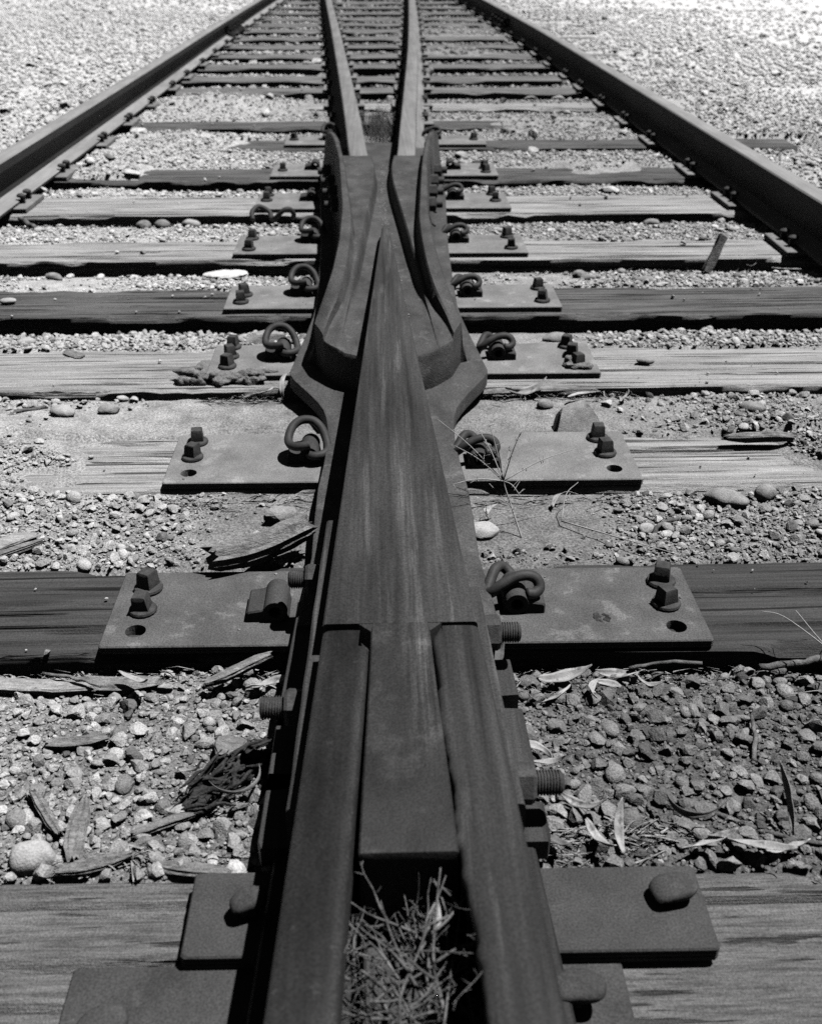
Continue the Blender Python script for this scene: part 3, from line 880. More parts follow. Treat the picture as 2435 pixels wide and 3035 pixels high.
def shoulder_mesh(s):
    """clip housing: a ledge with a hollow tube running along the track; local coordinates, s = outward side"""
    mb = MB()
    N_ = 20
    # tube, outer and inner
    L0, L1 = -.046, .046
    def ring(r, y, z0=.026):
        return [(r * math.cos(2 * math.pi * k / N_), y, z0 + r * math.sin(2 * math.pi * k / N_)) for k in range(N_)]
    loft(mb, [ring(.0135, L0), ring(.0155, L0 - .001), ring(.0245, L0), ring(.026, L0 + .003), ring(.026, L1 - .003), ring(.0245, L1), ring(.0155, L1), ring(.0135, L1), ring(.0135, L0)], True, False, True)
    # ledge on the outer side
    rr = []
    for y, d in [(L0 + .002, .003), (L0 + .005, 0), (L1 - .005, 0), (L1 - .002, .003)]:
        rr.append([(s * x, y, z) for x, z in [(.018, .0), (.062 - d, .0), (.062 - d, .022 - d), (.058 - d, .026 - d), (.030, .030 - d), (.020, .036 - d), (.018, .036)]])
    loft(mb, rr, True, True, False)
    # web toward the rail
    rr = []
    for y in (L0 + .006, L1 - .006):
        rr.append([(-s * x, y, z) for x, z in [(.018, .0), (.028, .0), (.026, .012), (.022, .03), (.018, .034)]])
    loft(mb, rr, True, True, False)
    return mb
SH = {}
PL = {  # name: x0,x1,y0,y1, lags left, lags right, holes, shoulders [(side,x,y)], label
 'B': (-.460, .490, 1.278, 1.488, [(-.411, 1.440), (-.408, 1.378)], [(.445, 1.434), (.438, 1.370)], [(-.410, 1.319), (.440, 1.315)], [(-1, -.192, 1.375), (1, .192, 1.385)],
       'steel plate with one empty clip housing on its left, beside the bolted frog heel'),
 'C': (-.457, .502, 1.812, 2.035, [(-.412, 1.998), (-.412, 1.926)], [(.443, 1.992), (.446, 1.920)], [(-.410, 1.854), (.452, 1.858)], [(-1, -.168, 1.925), (1, .176, 1.895)],
       'steel plate with two open bolt holes and a clip each side, behind the dry weed'),
 'D': (-.450, .525, 2.374, 2.583, [(-.404, 2.568), (-.402, 2.500), (-.402, 2.432)], [(.467, 2.548), (.470, 2.480), (.473, 2.412)], [], [(-1, -.268, 2.505), (1, .278, 2.490)],
       'steel plate with melted slag around its corner bolts, under the frog shoulder'),
 'E': (-.471, .510, 2.880, 3.096, [(-.421, 3.005), (-.425, 2.940)], [(.460, 3.045), (.458, 2.925)], [], [(-1, -.240, 3.03), (1, .240, 3.00)],
       'steel plate on the tie with the tallest dark front face'),
 'F': (-.511, .486, 3.449, 3.682, [(-.462, 3.640), (-.461, 3.506)], [(.434, 3.640), (.432, 3.496)], [], [(-1, -.246, 3.62), (1, .248, 3.60)],
       'steel plate lying on the bleached tie with the small leaning stake'),
 'G': (-.505, .501, 4.080, 4.345, [(-.464, 4.34 - .03), (-.465, 4.22)], [(.445, 4.30), (.449, 4.19)], [], [(-1, -.285, 4.24), (1, .280, 4.24)],
       'steel plate just behind the broken spring clip'),
 'H': (-.494, .515, 4.680, 4.950, [(-.445, 4.80)], [(.463, 4.82), (.463, 4.74)], [], [(-1, -.30, 4.84), (1, .31, 4.83)],
       'steel plate at the flared far ends of the frog wings'),
 'I': (-.488, .533, 5.425, 5.670, [(-.445, 5.56)], [(.475, 5.54)], [], [(-1, -.255, 5.58), (1, .265, 5.58)],
       'farthest steel frog plate with a single pale topped bolt at each end')}
PZ = .0145
def sx_(x): return -.02 + (x + .02) * 1.0125
for _k, _p in list(PL.items()):
    PL[_k] = (sx_(_p[0]), sx_(_p[1]), _p[2] * 1.0125, _p[3] * 1.0125, [(sx_(a), b * 1.0125) for a, b in _p[4]], [(sx_(a), b * 1.0125) for a, b in _p[5]],
              [(sx_(a), b * 1.0125) for a, b in _p[6]], [(q, sx_(a), b * 1.0125) for q, a, b in _p[7]], _p[8])
for nm, (x0, x1, y0, y1, LL, LR, holes, shs, lab) in PL.items():
    loc = ((x0 + x1) / 2, (y0 + y1) / 2, 0)
    e = empty('frog_plate', loc)
    tag(e, lab, 'steel plate', 'steel plates under the frog')
    bm = plate_mesh(x0, x1, y0, y1, .0008, PZ, [(hx, hy, .0165) for hx, hy in holes])
    bm_obj(bm, 'plate_slab', M['plate' if nm == 'B' else 'plate_pale'], e)
    for lx, ly in LL + LR:
        mb = MB(); lag(mb, lx, ly, PZ + .0005, rng.uniform(-.5, .5), rng.uniform(.92, 1.02), (rng.uniform(-.06, .06), rng.uniform(-.06, .06)))
        fix_normals(mb.build('lag_bolt', M['bolt'], e), 33)
    for s, sx, sy in shs:
        mb = shoulder_mesh(s)
        mb.v = [(x * .75 + sx, y * .77 + sy, z * .77 + PZ - .001) for x, y, z in mb.v]
        fix_normals(mb.build('clip_housing', M['plate_dark'], e), 35)
    if nm == 'B':
        mb = MB(); rs = random.Random(2)
        for k in range(26):
            a_, r_ = rs.uniform(0, 6.28), .013 * math.sqrt(rs.random()); q = rs.uniform(.002, .0042); v, f = ICO[2]
            mb.add([(.330 + r_ * math.cos(a_) + p_[0] * q, 1.352 + r_ * math.sin(a_) + p_[1] * q, PZ + p_[2] * q * .4) for p_ in v], f.tolist(), True)
        mb.build('rust_scab', M['bark'], e)
# two overlapping plates on the nearest tie
e = empty('heel_plate', (.05, .785, 0))
tag(e, 'dark thick plate across the nearest tie with a bulging spike head at its right end', 'steel plate', 'plates on the nearest tie')
bm = plate_mesh(-.245, .338, .727, .842, .008, .0265, [])
bm_obj(bm, 'plate_slab', M['plate_dark'], e)
def spike_head(mb, x, y, z, a, L_=.023, W_=.016, H_=.016, lean=(0, 0)):
    """domed oval head of a cut spike, over its square shank"""
    rings = []
    N_ = 40
    for zz, k in [(-.024, .42), (0, .44), (.002, .90), (.006, 1.0), (.010, .97), (.0125, .86), (.0140, .66), (.0148, .40), (.0150, .12)]:
        r = []
        for q in range(N_):
            t = 2 * math.pi * q / N_
            px, py = L_ * k * math.copysign(abs(math.cos(t)) ** .8, math.cos(t)), W_ * k * math.copysign(abs(math.sin(t)) ** .8, math.sin(t))
            k2 = 1 + .05 * math.sin(3 * t + x * 90) + .03 * math.sin(5 * t)
            px, py = px * k2, py * k2
            rip = .0007 * math.sin(px * 900 + 2 * math.sin(py * 300)) * (zz > .008) + px * .12 * (zz > .004)
            r.append((x + px * math.cos(a) - py * math.sin(a) + lean[0] * zz, y + px * math.sin(a) + py * math.cos(a) + lean[1] * zz, z + zz * H_ / .016 + rip))
        rings.append(r)
    loft(mb, rings, True, True, True)
mb = MB(); spike_head(mb, .300, .792, .036, .1, .027, .0185, .016, (.1, 0)); fix_normals(mb.build('spike', M['plate_dark'], e), 50)
mb = MB(); spike_head(mb, -.176, .785, .042, .3, .021, .015); fix_normals(mb.build('spike', M['plate_dark'], e), 50)
e = empty('heel_plate', (-.06, .66, 0))
tag(e, 'thin plate let into the near edge of the nearest tie, under the other plate', 'steel plate', 'plates on the nearest tie')
bm = plate_mesh(-.362, .232, .55, .733, -.004, .0065, [])
bm_obj(bm, 'plate_slab', M['plate_dark'], e)
mb = MB(); spike_head(mb, .172, .676, .030, -.1, .029, .019, .016, (.15, -.1)); fix_normals(mb.build('spike', M['plate_dark'], e), 50)
mb = MB(); spike_head(mb, -.312, .655, .020, .4, .028, .019, .016); fix_normals(mb.build('spike', M['plate_dark'], e), 50)

# ------------------------------------------------------------------ spring clips
def clip_near_arch():
    """right-hand clip: toe on the rail side (-x), arch over the front, loop behind; local to the housing tube"""
    P = [(.0, -.012, .026), (.0, .030, .026), (.000, .052, .027), (-.006, .066, .034), (-.020, .070, .044),
         (-.036, .054, .048), (-.050, .024, .038), (-.060, -.004, .029), (-.052, -.020, .038), (-.032, -.020, .056), (-.004, -.012, .068), (.024, -.008, .070), (.043, -.012, .062), (.048, -.022, .048), (.036, -.032, .040), (.020, -.034, .042)]
    mb = MB(); tube(mb, catmull(P, 6), .0118, 12)
    return mb
def clip_back_arch():
    """left-hand clip, driven from the other way: one big loop leaning back; rail side is +x"""
    P = [(.004, -.047, .058), (-.014, -.050, .054), (-.036, -.044, .050), (-.052, -.026, .050), (-.056, -.002, .060), (-.046, .026, .078), (-.024, .042, .088),
         (.006, .044, .086), (.030, .030, .070), (.044, .008, .046), (.050, -.016, .032), (.048, -.034, .030), (.034, -.050, .028), (.012, -.054, .027), (.0, -.040, .026), (.0, -.010, .026)]
    mb = MB(); tube(mb, catmull(P, 6), .0118, 12)
    return mb
nm_ok = {'B': (0, 1), 'C': (1, 1), 'D': (1, 1), 'E': (1, 1), 'F': (1, 1), 'G': (0, 1), 'H': (0, 0), 'I': (1, 1)}
where = {'B': 'beside the empty housing plate and its threaded bolt', 'C': 'on the plate with two open bolt holes', 'D': 'on the plate with melted slag', 'E': 'on the plate of the smooth grey tie',
         'F': 'on the plate of the tie with the stake', 'G': 'on the plate behind the broken clip', 'H': 'near the flared wing ends', 'I': 'on the farthest frog plate'}
proto = {}
for nm, p in PL.items():
    for s, sx, sy in p[7]:
        if not nm_ok[nm][0 if s < 0 else 1]: continue
        if s not in proto:
            o = (clip_near_arch() if s > 0 else clip_back_arch()).build('spring_clip', M['clip'])
            proto[s] = o
        else:
            o = proto[s].copy(); C.objects.link(o)
        o.location = (sx, sy, PZ + .002)
        o.rotation_euler = (0, 0, rng.uniform(-.05, .05)); o.scale = (.77,) * 3
        tag(o, f'steel spring clip {"left" if s < 0 else "right"} of the frog {where[nm]}', 'spring clip', 'spring clips holding the frog')
# broken clip lying against the tie
mb = MB()
P = [(-.07, -.01, .012), (-.075, .02, .035), (-.05, .05, .05), (-.01, .045, .03), (.0, .01, .012), (.02, -.015, .022), (.05, -.02, .05), (.075, -.01, .052), (.088, .0, .03), (.08, .01, .012)]
tube(mb, catmull(P, 6), .0095, 10)
o = mb.build('spring_clip', M['clip']); o.location = (-.435, 4.06, -.02)
tag(o, 'loose bent spring clip lying on the gravel against the pale tie left of the frog', 'spring clip')

# ------------------------------------------------------------------ tie plates and spikes under the plain rails
def tie_plate_proto(side, near):
    e = empty('tie_plate')
    mb = MB(); box(mb, -.125, .125, -.125, .125, .0005, .0175, .002)
    fix_normals(mb.build('plate_slab', M['plate_pale'], e), 30)
    for sx, sy in [(-1, -.05), (-1, .04), (1, .05), (1, -.03)]:
        mb = MB()
        x = sx * .088
        loft(mb, [[(x + a, sy + b, z) for a, b in [(-.008, -.008), (.008, -.008), (.008, .008), (-.008, .008)]] for z in (.01, .042)])
        rings = []
        for zz, k in [(.040, .6), (.043, 1.0), (.049, 1.0), (.054, .7), (.056, .3)]:
            rings.append([(x - sx * .005 + .018 * k * math.cos(2 * math.pi * q / 10), sy + .015 * k * math.sin(2 * math.pi * q / 10), zz) for q in range(10)])
        loft(mb, rings, True, True, True)
        fix_normals(mb.build('spike', M['bolt'], e), 40)
    return e
tp0 = None
def put_tie_plate(x, y, z, label):
    global tp0
    if tp0 is None: tp0 = tie_plate_proto(1, True); e = tp0
    else: e = copy_tree(tp0)
    e.location = (x, y + x * TIE_ROT, z)
    e.rotation_euler = (0, 0, rng.uniform(-.02, .02))
    tag(e, label, 'tie plate', 'tie plates under the rails')
tie_name = {'E': 'the tall faced grey tie', 'F': 'the tie with the leaning stake', 'G': 'the tie with the broken clip', 'H': 'the splintered tie under the toe joint', 'I': 'the tie of the farthest frog plate'}
for i, t in enumerate(TIES):
    if t[0] in 'ABCD': continue
    yc = (t[1] + t[2]) / 2
    tn_ = tie_name.get(t[0]) or f'the {ORD[i - 9]} tie beyond the last frog plate'
    put_tie_plate(itp(yc, LEFT_RAIL), yc, 0, f'spiked plate under the left outer rail on {tn_}')
    put_tie_plate(itp(yc, RIGHT_RAIL), yc, 0, f'spiked plate under the right outer rail on {tn_}')
    if t[1] > 5.9:
        put_tie_plate(itp(yc, L_CLOSE), yc, .0, f'spiked plate under the left inner rail on {tn_}')
        put_tie_plate(itp(yc, R_CLOSE), yc, .0, f'spiked plate under the right inner rail on {tn_}')

# ------------------------------------------------------------------ loose cobbles
def gz(x, y): return float(ground_h(np.array([x]), np.array([y]))[0])
def stone(x, y, r, sc, a, mat, label, ang=0, seed=0, z=None, sink=.25, name='cobble'):
    v, f = stone_template(4 if not ang else 3, 700 + seed, ang)
    if not ang and r > .02: r *= .72
    v = v / np.abs(v).max(0) * np.array(sc) * r
    ca, sa = math.cos(a), math.sin(a)
    mb = MB(); mb.add([(p[0] * ca - p[1] * sa, p[0] * sa + p[1] * ca, p[2] + r * sc[2] * (1 - 2 * sink)) for p in v], f.tolist(), not ang)
    o = mb.build(name, M[mat]); o.location = (x, y, gz(x, y) if z is None else z)
    return tag(o, label, 'stone', 'loose stones lying by the ties')
stone(.640, 3.33, .033, (1, .8, .75), .3, 'cobble', 'round grey cobble standing against the bleached tie with the stake', seed=1)
stone(.66, 3.28, .028, (1.3, .8, .6), 0, 'cobble', 'low grey cobble in front of the round one by the bleached tie', seed=2)
stone(.37, 2.25, .026, (1.1, .8, .8), .2, 'cobble', 'smooth dark pebble in the dirt beside the dry litter right of the frog shoulder', seed=3)
stone(.665, 2.49, .025, (1.3, .8, .5), -.2, 'cobble', 'flat pebble lying on top of the bleached tie right of the slag plate', seed=4, z=.0, sink=.1)
stone(.665, 1.775, .048, (1.3, .75, .55), -.5, 'cobble', 'long smooth cobble in front of the pale worn tie on the right', seed=5)
stone(.745, 1.79, .033, (1, .8, .8), .4, 'cobble', 'rounded cobble right beside the long smooth one', seed=6)
stone(.412, 2.115, .055, (1.0, .7, .9), .2, 'cobble', 'big pointed stone behind the plate with two open bolt holes', ang=1, seed=7, sink=.3)
stone(.165, 1.66, .042, (1.1, .9, .5), 0, 'cobble_pale', 'pale flat stone tucked against the right side of the frog', seed=8)
stone(.475, 1.66, .021, (1.1, .9, .8), .5, 'cobble_pale', 'small light pebble on the dirt behind the dark right tie', seed=9)
stone(.47, 2.71, .045, (1.3, .7, .6), .1, 'cobble', 'broad flat cobble behind the slag plate on the right', seed=10, sink=.35)
stone(-.930, 4.06, .033, (1.2, .9, .9), .3, 'cobble', 'dark cobble leaning on the pale tie, left one of three', seed=11)
stone(-.855, 4.05, .038, (1.2, .8, .8), -.2, 'cobble', 'middle grey cobble of three against the pale tie', seed=12)
stone(-.745, 4.05, .040, (1.4, .8, .7), -.3, 'cobble_pale', 'light right hand cobble of three against the pale tie', seed=13)
stone(-.452, .893, .040, (1.0, .72, .9), .1, 'cobble_pale', 'large white boulder like stone touching the nearest tie', seed=14, sink=.3)
stone(-1.13, 3.03, .024, (1.4, .8, .6), .1, 'cobble_pale', 'small oval pebble lying on the smooth grey tie', seed=15, z=0, sink=.1)
stone(-.66, 2.245, .030, (1.2, .9, .7), .2, 'cobble', 'brown rounded stone in the gravel in front of the slag tie', seed=16)
stone(-.76, 2.22, .034, (1.3, .9, .7), -.4, 'cobble_pale', 'light rounded stone left of the brown one in front of the slag tie', seed=17)
stone(.84, 3.24, .036, (1.4, .8, .5), .0, 'cobble', 'half buried oval cobble in the dirt behind the smooth grey tie', seed=18, sink=.4)
stone(-.99, 2.72, .030, (1.2, .8, .6), .5, 'cobble_pale', 'white pebble in the gravel behind the slag tie at far left', seed=19)
stone(-1.10, 3.40, .034, (1.5, .7, .6), -.5, 'cobble', 'long pebble lying by the front of the bleached tie at far left', seed=20)
stone(1.05, 4.04, .036, (1.3, .8, .6), .1, 'cobble', 'flat stone against the front of the pale tie near the right rail', seed=21)
stone(.85, 2.20, .034, (1.3, .75, .6), -.3, 'cobble', 'tilted oval cobble among gravel right of the pale worn tie', seed=22)
stone(-.33, 2.74, .055, (1.2, .8, .55), .3, 'cobble', 'rough lump of stone behind the left slag bolts', ang=1, seed=23, sink=.3)
stone(-.22, 1.72, .030, (1.2, .9, .7), .3, 'cobble', 'rough stone standing in the dirt left of the frog behind the wood scrap', ang=1, seed=24)

# ------------------------------------------------------------------ wood scraps, leaves, twigs
def chip(L_, W_, H_, seed, name, mat, loc, rz, label, ry=0.0, group='splintered wood scraps', taper=.6):
    r = random.Random(seed)
    rings = []
    nS, nQ = 22, 22
    gr = [r.uniform(.72, 1.12) for _ in range(nQ)]
    end0 = [r.uniform(-.02, .10) for _ in range(nQ)]; end1 = [r.uniform(-.02, .10) for _ in range(nQ)]
    for i in range(nS):
        t = i / (nS - 1)
        k = 1 - (1 - taper) * max(0, abs(t - .5) * 2 - .5) / .5
        ring = []
        for q in range(nQ):
            a = 2 * math.pi * q / nQ
            cx, sx = math.cos(a), math.sin(a)
            m = max(abs(cx), abs(sx)) ** .85
            tt = end0[q] + t * (1 - end0[q] - end1[q])
            g = gr[q] * (1 + .10 * (mnoise.noise(Vector((tt * 6, q * 3.1, seed))))) + r.uniform(-.02, .02)
            ring.append(((tt - .5) * L_, W_ / 2 * cx / m * k * g + .18 * W_ * math.sin(tt * 3.3 + seed), H_ / 2 * sx / m * k * g + H_ / 2 + .1 * H_ * math.sin(tt * 5 + seed)))
        rings.append(ring)
    mb = MB(); loft(mb, rings, True, True, True)
    o = fix_normals(mb.build(name, M[mat]), 30)
    z = gz(loc[0], loc[1]) + .008 if len(loc) < 3 else loc[2]
    o.location = (loc[0], loc[1], z); o.rotation_euler = (0, ry, rz)
    return tag(o, label, 'wood scrap', group)
chip(.205, .040, .046, 3, 'wood_scrap', 'chip', (-.232, 1.548, .026), .50, 'thick broken stick of wood lying across the plate corner left of the frog', ry=-.04, taper=.88)
chip(.30, .03, .012, 2, 'wood_scrap', 'chip_pale', (-.60, 1.262), -.05, 'long pale board splinter along the front of the dark tie at left')
chip(.14, .03, .012, 3, 'wood_scrap', 'chip', (-.43, 1.262), -.03, 'shorter grey splinter lying end to end with the pale board')
chip(.12, .022, .015, 4, 'wood_scrap', 'chip', (-.245, 1.258, -.008), .55, 'dark splinter leaning up against the front of the dark tie')
chip(.085, .042, .012, 5, 'wood_scrap', 'chip', (-.235, 1.085, -.008), 1.35, 'upright grey wood chip standing in gravel left of the bolts', ry=.45)
mb = MB(); rs = random.Random(4)
for k in range(120):
    u = rs.gauss(0, .020); h = abs(rs.gauss(0, .012)); t0 = rs.uniform(-.11, .06); L_ = rs.uniform(.02, .09); sk = rs.gauss(0, .28)
    P = []
    for q in range(4):
        t = t0 + L_ * q / 3
        P.append((t, u * (1 - 2.2 * abs(t)) + .03 * math.sin(t * 14) + sk * (t - t0) + rs.gauss(0, .004), max(.002, h + .012 - .9 * t * t + rs.gauss(0, .002))))
    c = catmull(P, 3); r0 = rs.uniform(.0022, .0052)
    tube(mb, c, [r0 * (1 - .6 * abs(2 * i / (len(c) - 1) - 1)) for i in range(len(c))], 5, True, False)
o = mb.build('bark_piece', M['bark']); md = o.modifiers.new('fuse', 'REMESH'); md.mode = 'VOXEL'; md.voxel_size = .0022; md.use_smooth_shade = False; o.location = (-.235, 1.02, gz(-.235, 1.02) + .004); o.scale = (.72, .72, .9); o.rotation_euler = (0, 0, .42)
tag(o, 'dark shredded piece of bark lying beside the left splice bar', 'bark', 'splintered wood scraps')
chip(.11, .024, .014, 7, 'wood_scrap', 'chip', (-.405, .935), 1.75, 'grey wood chip standing among stones above the white boulder')
chip(.10, .014, .012, 8, 'wood_scrap', 'chip', (-.455, .965), 2.25, 'thin dark splinter left of the grey standing chip')
chip(.09, .018, .010, 9, 'wood_scrap', 'chip', (-.375, .882), .28, 'grey splinter lying right of the white boulder')
chip(.10, .018, .010, 10, 'wood_scrap', 'chip', (-.255, .868), -.25, 'brown splinter pointing at the corner of the dark thick plate')
chip(.09, .012, .008, 11, 'wood_scrap', 'chip', (-.30, .945), .35, 'narrow splinter among pebbles near the left splice bar')
chip(.11, .035, .012, 12, 'wood_scrap', 'chip_pale', (-.70, 1.625), .7, 'pale flat chip on gravel at far left behind the dark tie')
chip(.16, .016, .010, 13, 'wood_scrap', 'chip', (-.70, 1.585), .75, 'thin grey splinter just in front of the pale flat chip')
chip(.07, .03, .02, 14, 'wood_scrap', 'chip', (-.83, 2.60), -.35, 'short brown wood block on the gravel behind the slag tie')
chip(.09, .020, .010, 15, 'wood_scrap', 'chip', (-.455, 1.115), .2, 'dark splinter lying in gravel left of the bolts')
chip(.10, .02, .010, 16, 'wood_scrap', 'chip', (-.56, 1.05), -1.1, 'grey splinter slanting through the gravel at left')
chip(.16, .02, .02, 17, 'wood_scrap', 'chip', (.80, 2.0, .012), -.1, 'thin dark stick lying on the pale worn tie at far right')
chip(.32, .03, .016, 18, 'wood_scrap', 'chip', (.36, 2.338, -.016), .02, 'long dark splinter under the front of the slag plate on the right')
# leaning stake in front of tie F
mb = MB()
rings = []
for t in np.linspace(0, 1, 5):
    cx, cz = .05 * t, .115 * t
    rings.append([(cx + a * .013 * (1 + .15 * math.sin(7 * t + b)), b * .010 + .03 * t, cz + a * -.004) for a, b in [(-1, -1), (1, -1), (1, 1), (-1, 1)]])
rings[-1] = [(x, y, z + d) for (x, y, z), d in zip(rings[-1], (.004, -.004, .006, -.003))]
loft(mb, rings, True, True, False)
o = mb.build('stake', M['chip']); o.location = (1.085, 3.395, -.03)
tag(o, 'small broken wooden stake leaning at the front of the bleached tie', 'stake')

def leaf(seed, L_, W_, loc, rz, curl, label, mat='leaf', lift=.0, tilt=0.0, roll=0.0, group='dry narrow leaves', twist=1.3):
    r = random.Random(seed)
    W_ *= .62; L_ *= .85 + .2 * r.random(); curl *= 1.5; roll += r.gauss(0, .5); tilt += r.gauss(0, .12)
    mb = MB(); n = 14; rows = []
    tw = r.uniform(-twist, twist); bend = r.uniform(-.9, .9)
    for i in range(n + 1):
        t = i / n
        w_ = W_ / 2 * (math.sin(math.pi * min(1, t * .92 + .06)) ** .75)
        ang = curl * (t - .4)
        x = (math.sin(ang) / curl if abs(curl) > .05 else (t - .4)) * L_
        z = ((1 - math.cos(ang)) / curl if abs(curl) > .05 else 0) * L_
        y = bend * L_ * (t - .5) ** 2
        a = tw * (t - .5) * 2
        rows.append([(x, y + w_ * k * math.cos(a) * (1 + .25 * mnoise.noise(Vector((t * 5, seed, 0)))), z + w_ * k * math.sin(a) + abs(k) * w_ * .45 + .10 * W_ * mnoise.noise(Vector((t * 4, k * 1.5, seed * 2.0))) * 2) for k in (-1, -.5, 0, .5, 1)])
    loft(mb, rows, False, False, True)
    o = mb.build('leaf', M[mat])
    z = gz(loc[0], loc[1]) + .012 if len(loc) < 3 else loc[2]
    o.location = (loc[0], loc[1], z + lift); o.rotation_euler = (roll, tilt, rz)
    md = o.modifiers.new('thickness', 'SOLIDIFY'); md.thickness = .0006
    return tag(o, label, 'leaf', group)
leaf(1, .11, .030, (.25, 1.245), .05, 1.2, 'curled pale leaf at the plate front right of the joint bolt', lift=.012)
leaf(2, .08, .026, (.155, 1.262, -.005), 1.5, .6, 'broad dark leaf standing against the plate edge beside the joint bolt', 'leaf_dark', tilt=-.9, lift=.02)
leaf(3, .07, .016, (.235, 1.205), .6, .3, 'white straight leaf with a dark band of shadow on the gravel')
leaf(4, .06, .018, (.29, 1.215), 1.3, .8, 'small pale leaf pointing toward the camera below the plate', lift=.008)
leaf(5, .07, .018, (.375, 1.225), -1.0, 1.0, 'white arched leaf on the gravel below the dark right tie', lift=.012)
leaf(6, .06, .020, (.325, 1.235), -.8, 1.3, 'small curled leaf between pale ones below the plate', lift=.006)
leaf(7, .09, .024, (.335, 1.262), .1, .7, 'mottled pale leaf tucked at the foot of the dark right tie', lift=.006)
leaf(8, .09, .020, (.178, 1.085), -.6, .7, 'pale twisted leaf beside the nut and threaded bolt', lift=.008)
leaf(9, .085, .018, (.185, 1.035), -.2, 1.6, 'white arched leaf in gravel near the threaded bolt', lift=.012)
leaf(10, .06, .024, (.165, 1.135), 1.2, .8, 'crumpled leaf above the twisted one near the nut', lift=.006)
leaf(11, .10, .016, (.485, .925), 1.75, .35, 'upright white blade of leaf standing among gravel behind the nearest tie', tilt=-.85, lift=.03)
leaf(12, .09, .018, (.535, .920), 1.05, -1.4, 'pale sickle leaf curving beside the upright one', tilt=-.5, lift=.02)
leaf(13, .12, .026, (.415, .878), -.5, .6, 'long pale leaf lying along the nearest tie', lift=.010)
leaf(14, .09, .020, (.365, .882), .15, .8, 'cream leaf under the long pale one at the nearest tie', lift=.008)
leaf(15, .10, .018, (.345, .935), -.9, -1.6, 'dark curved leaf edge on with a white rim on the gravel', 'leaf_dark', lift=.02, roll=.7)
leaf(16, .07, .026, (.46, .872), .2, .5, 'small white leaf tip touching the edge of the nearest tie', lift=.004)
leaf(17, .09, .018, (.225, .955), -.65, .9, 'pale leaf slanting down toward the litter beside the splice bar foot', lift=.008)
leaf(18, .08, .020, (.235, .893), -1.2, 1.0, 'white curled leaf in the litter near the nearest plate', lift=.012)
leaf(19, .07, .020, (.265, .905), 1.5, .7, 'striped leaf standing in the litter near the nearest plate', 'leaf', tilt=-.5, lift=.012)
leaf(20, .08, .022, (.175, .905), -1.0, .7, 'brown leaf under the splice bar foot on the right', 'leaf_dark', lift=.006)
leaf(21, .09, .020, (-.395, 1.235), -.75, .9, 'pale folded leaf on stones before the dark tie at left', lift=.02)
leaf(22, .07, .022, (-.205, 1.235), .25, .9, 'small bright leaf on the litter before the dark tie, left of the frog', lift=.01)
leaf(23, .10, .012, (-.195, .985, .0), -2.3, 1.9, 'thin dark leaf arching out from the left splice bar', 'leaf_dark', lift=.02, roll=.4)
leaf(24, .09, .020, (-.262, 2.335, .0), 1.4, -1.2, 'narrow sickle leaf hanging at the left edge of the frog shoulder', 'leaf', tilt=-.9, lift=.01)
leaf(25, .12, .032, (.325, 2.315), .3, .6, 'broad grey leaf in front of the right slag plate', 'leaf', lift=.008)
leaf(26, .08, .018, (.45, 2.30), .4, .5, 'narrow pale leaf among twigs in front of the slag tie', lift=.006)
leaf(27, .07, .020, (.325, 1.775), .6, -.9, 'white wavy leaf in front of the plate with open bolt holes', lift=.008)
leaf(28, .07, .020, (.175, 1.70), 1.2, .8, 'white leaf leaning on the frog beside the pale flat stone', lift=.015)
leaf(29, .08, .022, (1.245, 3.42), .8, .6, 'white leaf at the tie front close to the right rail', lift=.012)
leaf(30, .10, .020, (1.33, 3.36), -.3, .4, 'pale leaf on the dirt close to the right rail', lift=.008)
leaf(31, .07, .014, (1.40, 3.02), .2, .4, 'white scrap of leaf at the right rail shadow', lift=.006)
leaf(32, .045, .022, (.022, .655, .165), 1.3, .4, 'pale pointed leaf caught in the thorny brush between the rails', 'leaf', tilt=-.8, lift=.0)
leaf(33, .05, .022, (.57, 2.28), .9, .7, 'light leaf fragment among pebbles on the right', lift=.006)
leaf(34, .09, .024, (-.32, 2.315), .3, .8, 'white torn leaf under the drips of slag', lift=.008)
# white disc like pebble / shell
stone(.165, 1.17, .015, (1, 1, .5), 0, 'cobble_pale', 'small round white pebble by the joint bolt', seed=40)

def twig_obj(P, r0, r1, label, mat='twig', name='twig', forks=(), cat='twig', group=None):
    mb = MB(); Q = catmull(P, 5); n = len(Q)
    wob = [Vector((rng.gauss(0, 1), rng.gauss(0, 1), rng.gauss(0, 1))) * r0 * .16 for _ in Q]
    Q = [p + w for p, w in zip(Q, wob)]
    r0 *= .72; r1 *= .62
    tube(mb, Q, [(r0 + (r1 - r0) * i / (n - 1)) * rng.uniform(.85, 1.15) for i in range(n)], 8)
    for F in forks:
        q = catmull(F, 4); tube(mb, q, [r1 * 1.3 * (1 - .6 * i / (len(q) - 1)) for i in range(len(q))], 6)
    o = Vector(P[0]); b = mb.build(name, M[mat], None, o)
    return tag(b, label, cat, group)
twig_obj([(.565, 1.262, -.022), (.64, 1.27, -.018), (.70, 1.278, -.015), (.85, 1.285, -.012)], .008, .009, 'grey branch lying along the front of the dark right tie', forks=[[(.69, 1.275, -.012), (.70, 1.285, .012), (.703, 1.29, .018)]])
twig_obj([(.36, 1.265, -.02), (.42, 1.27, -.012), (.475, 1.268, -.016)], .004, .005, 'short pale twig at the foot of the dark right tie')
twig_obj([(.40, .955, -.012), (.48, .905, -.005), (.56, .885, -.004), (.68, .880, -.004), (.80, .885, -.006)], .0045, .004, 'long dark twig lying along the back edge of the nearest tie')
twig_obj([(.49, 1.055, -.02), (.50, 1.09, -.012), (.512, 1.14, -.014)], .006, .0045, 'short crooked twig standing in the gravel on the right')
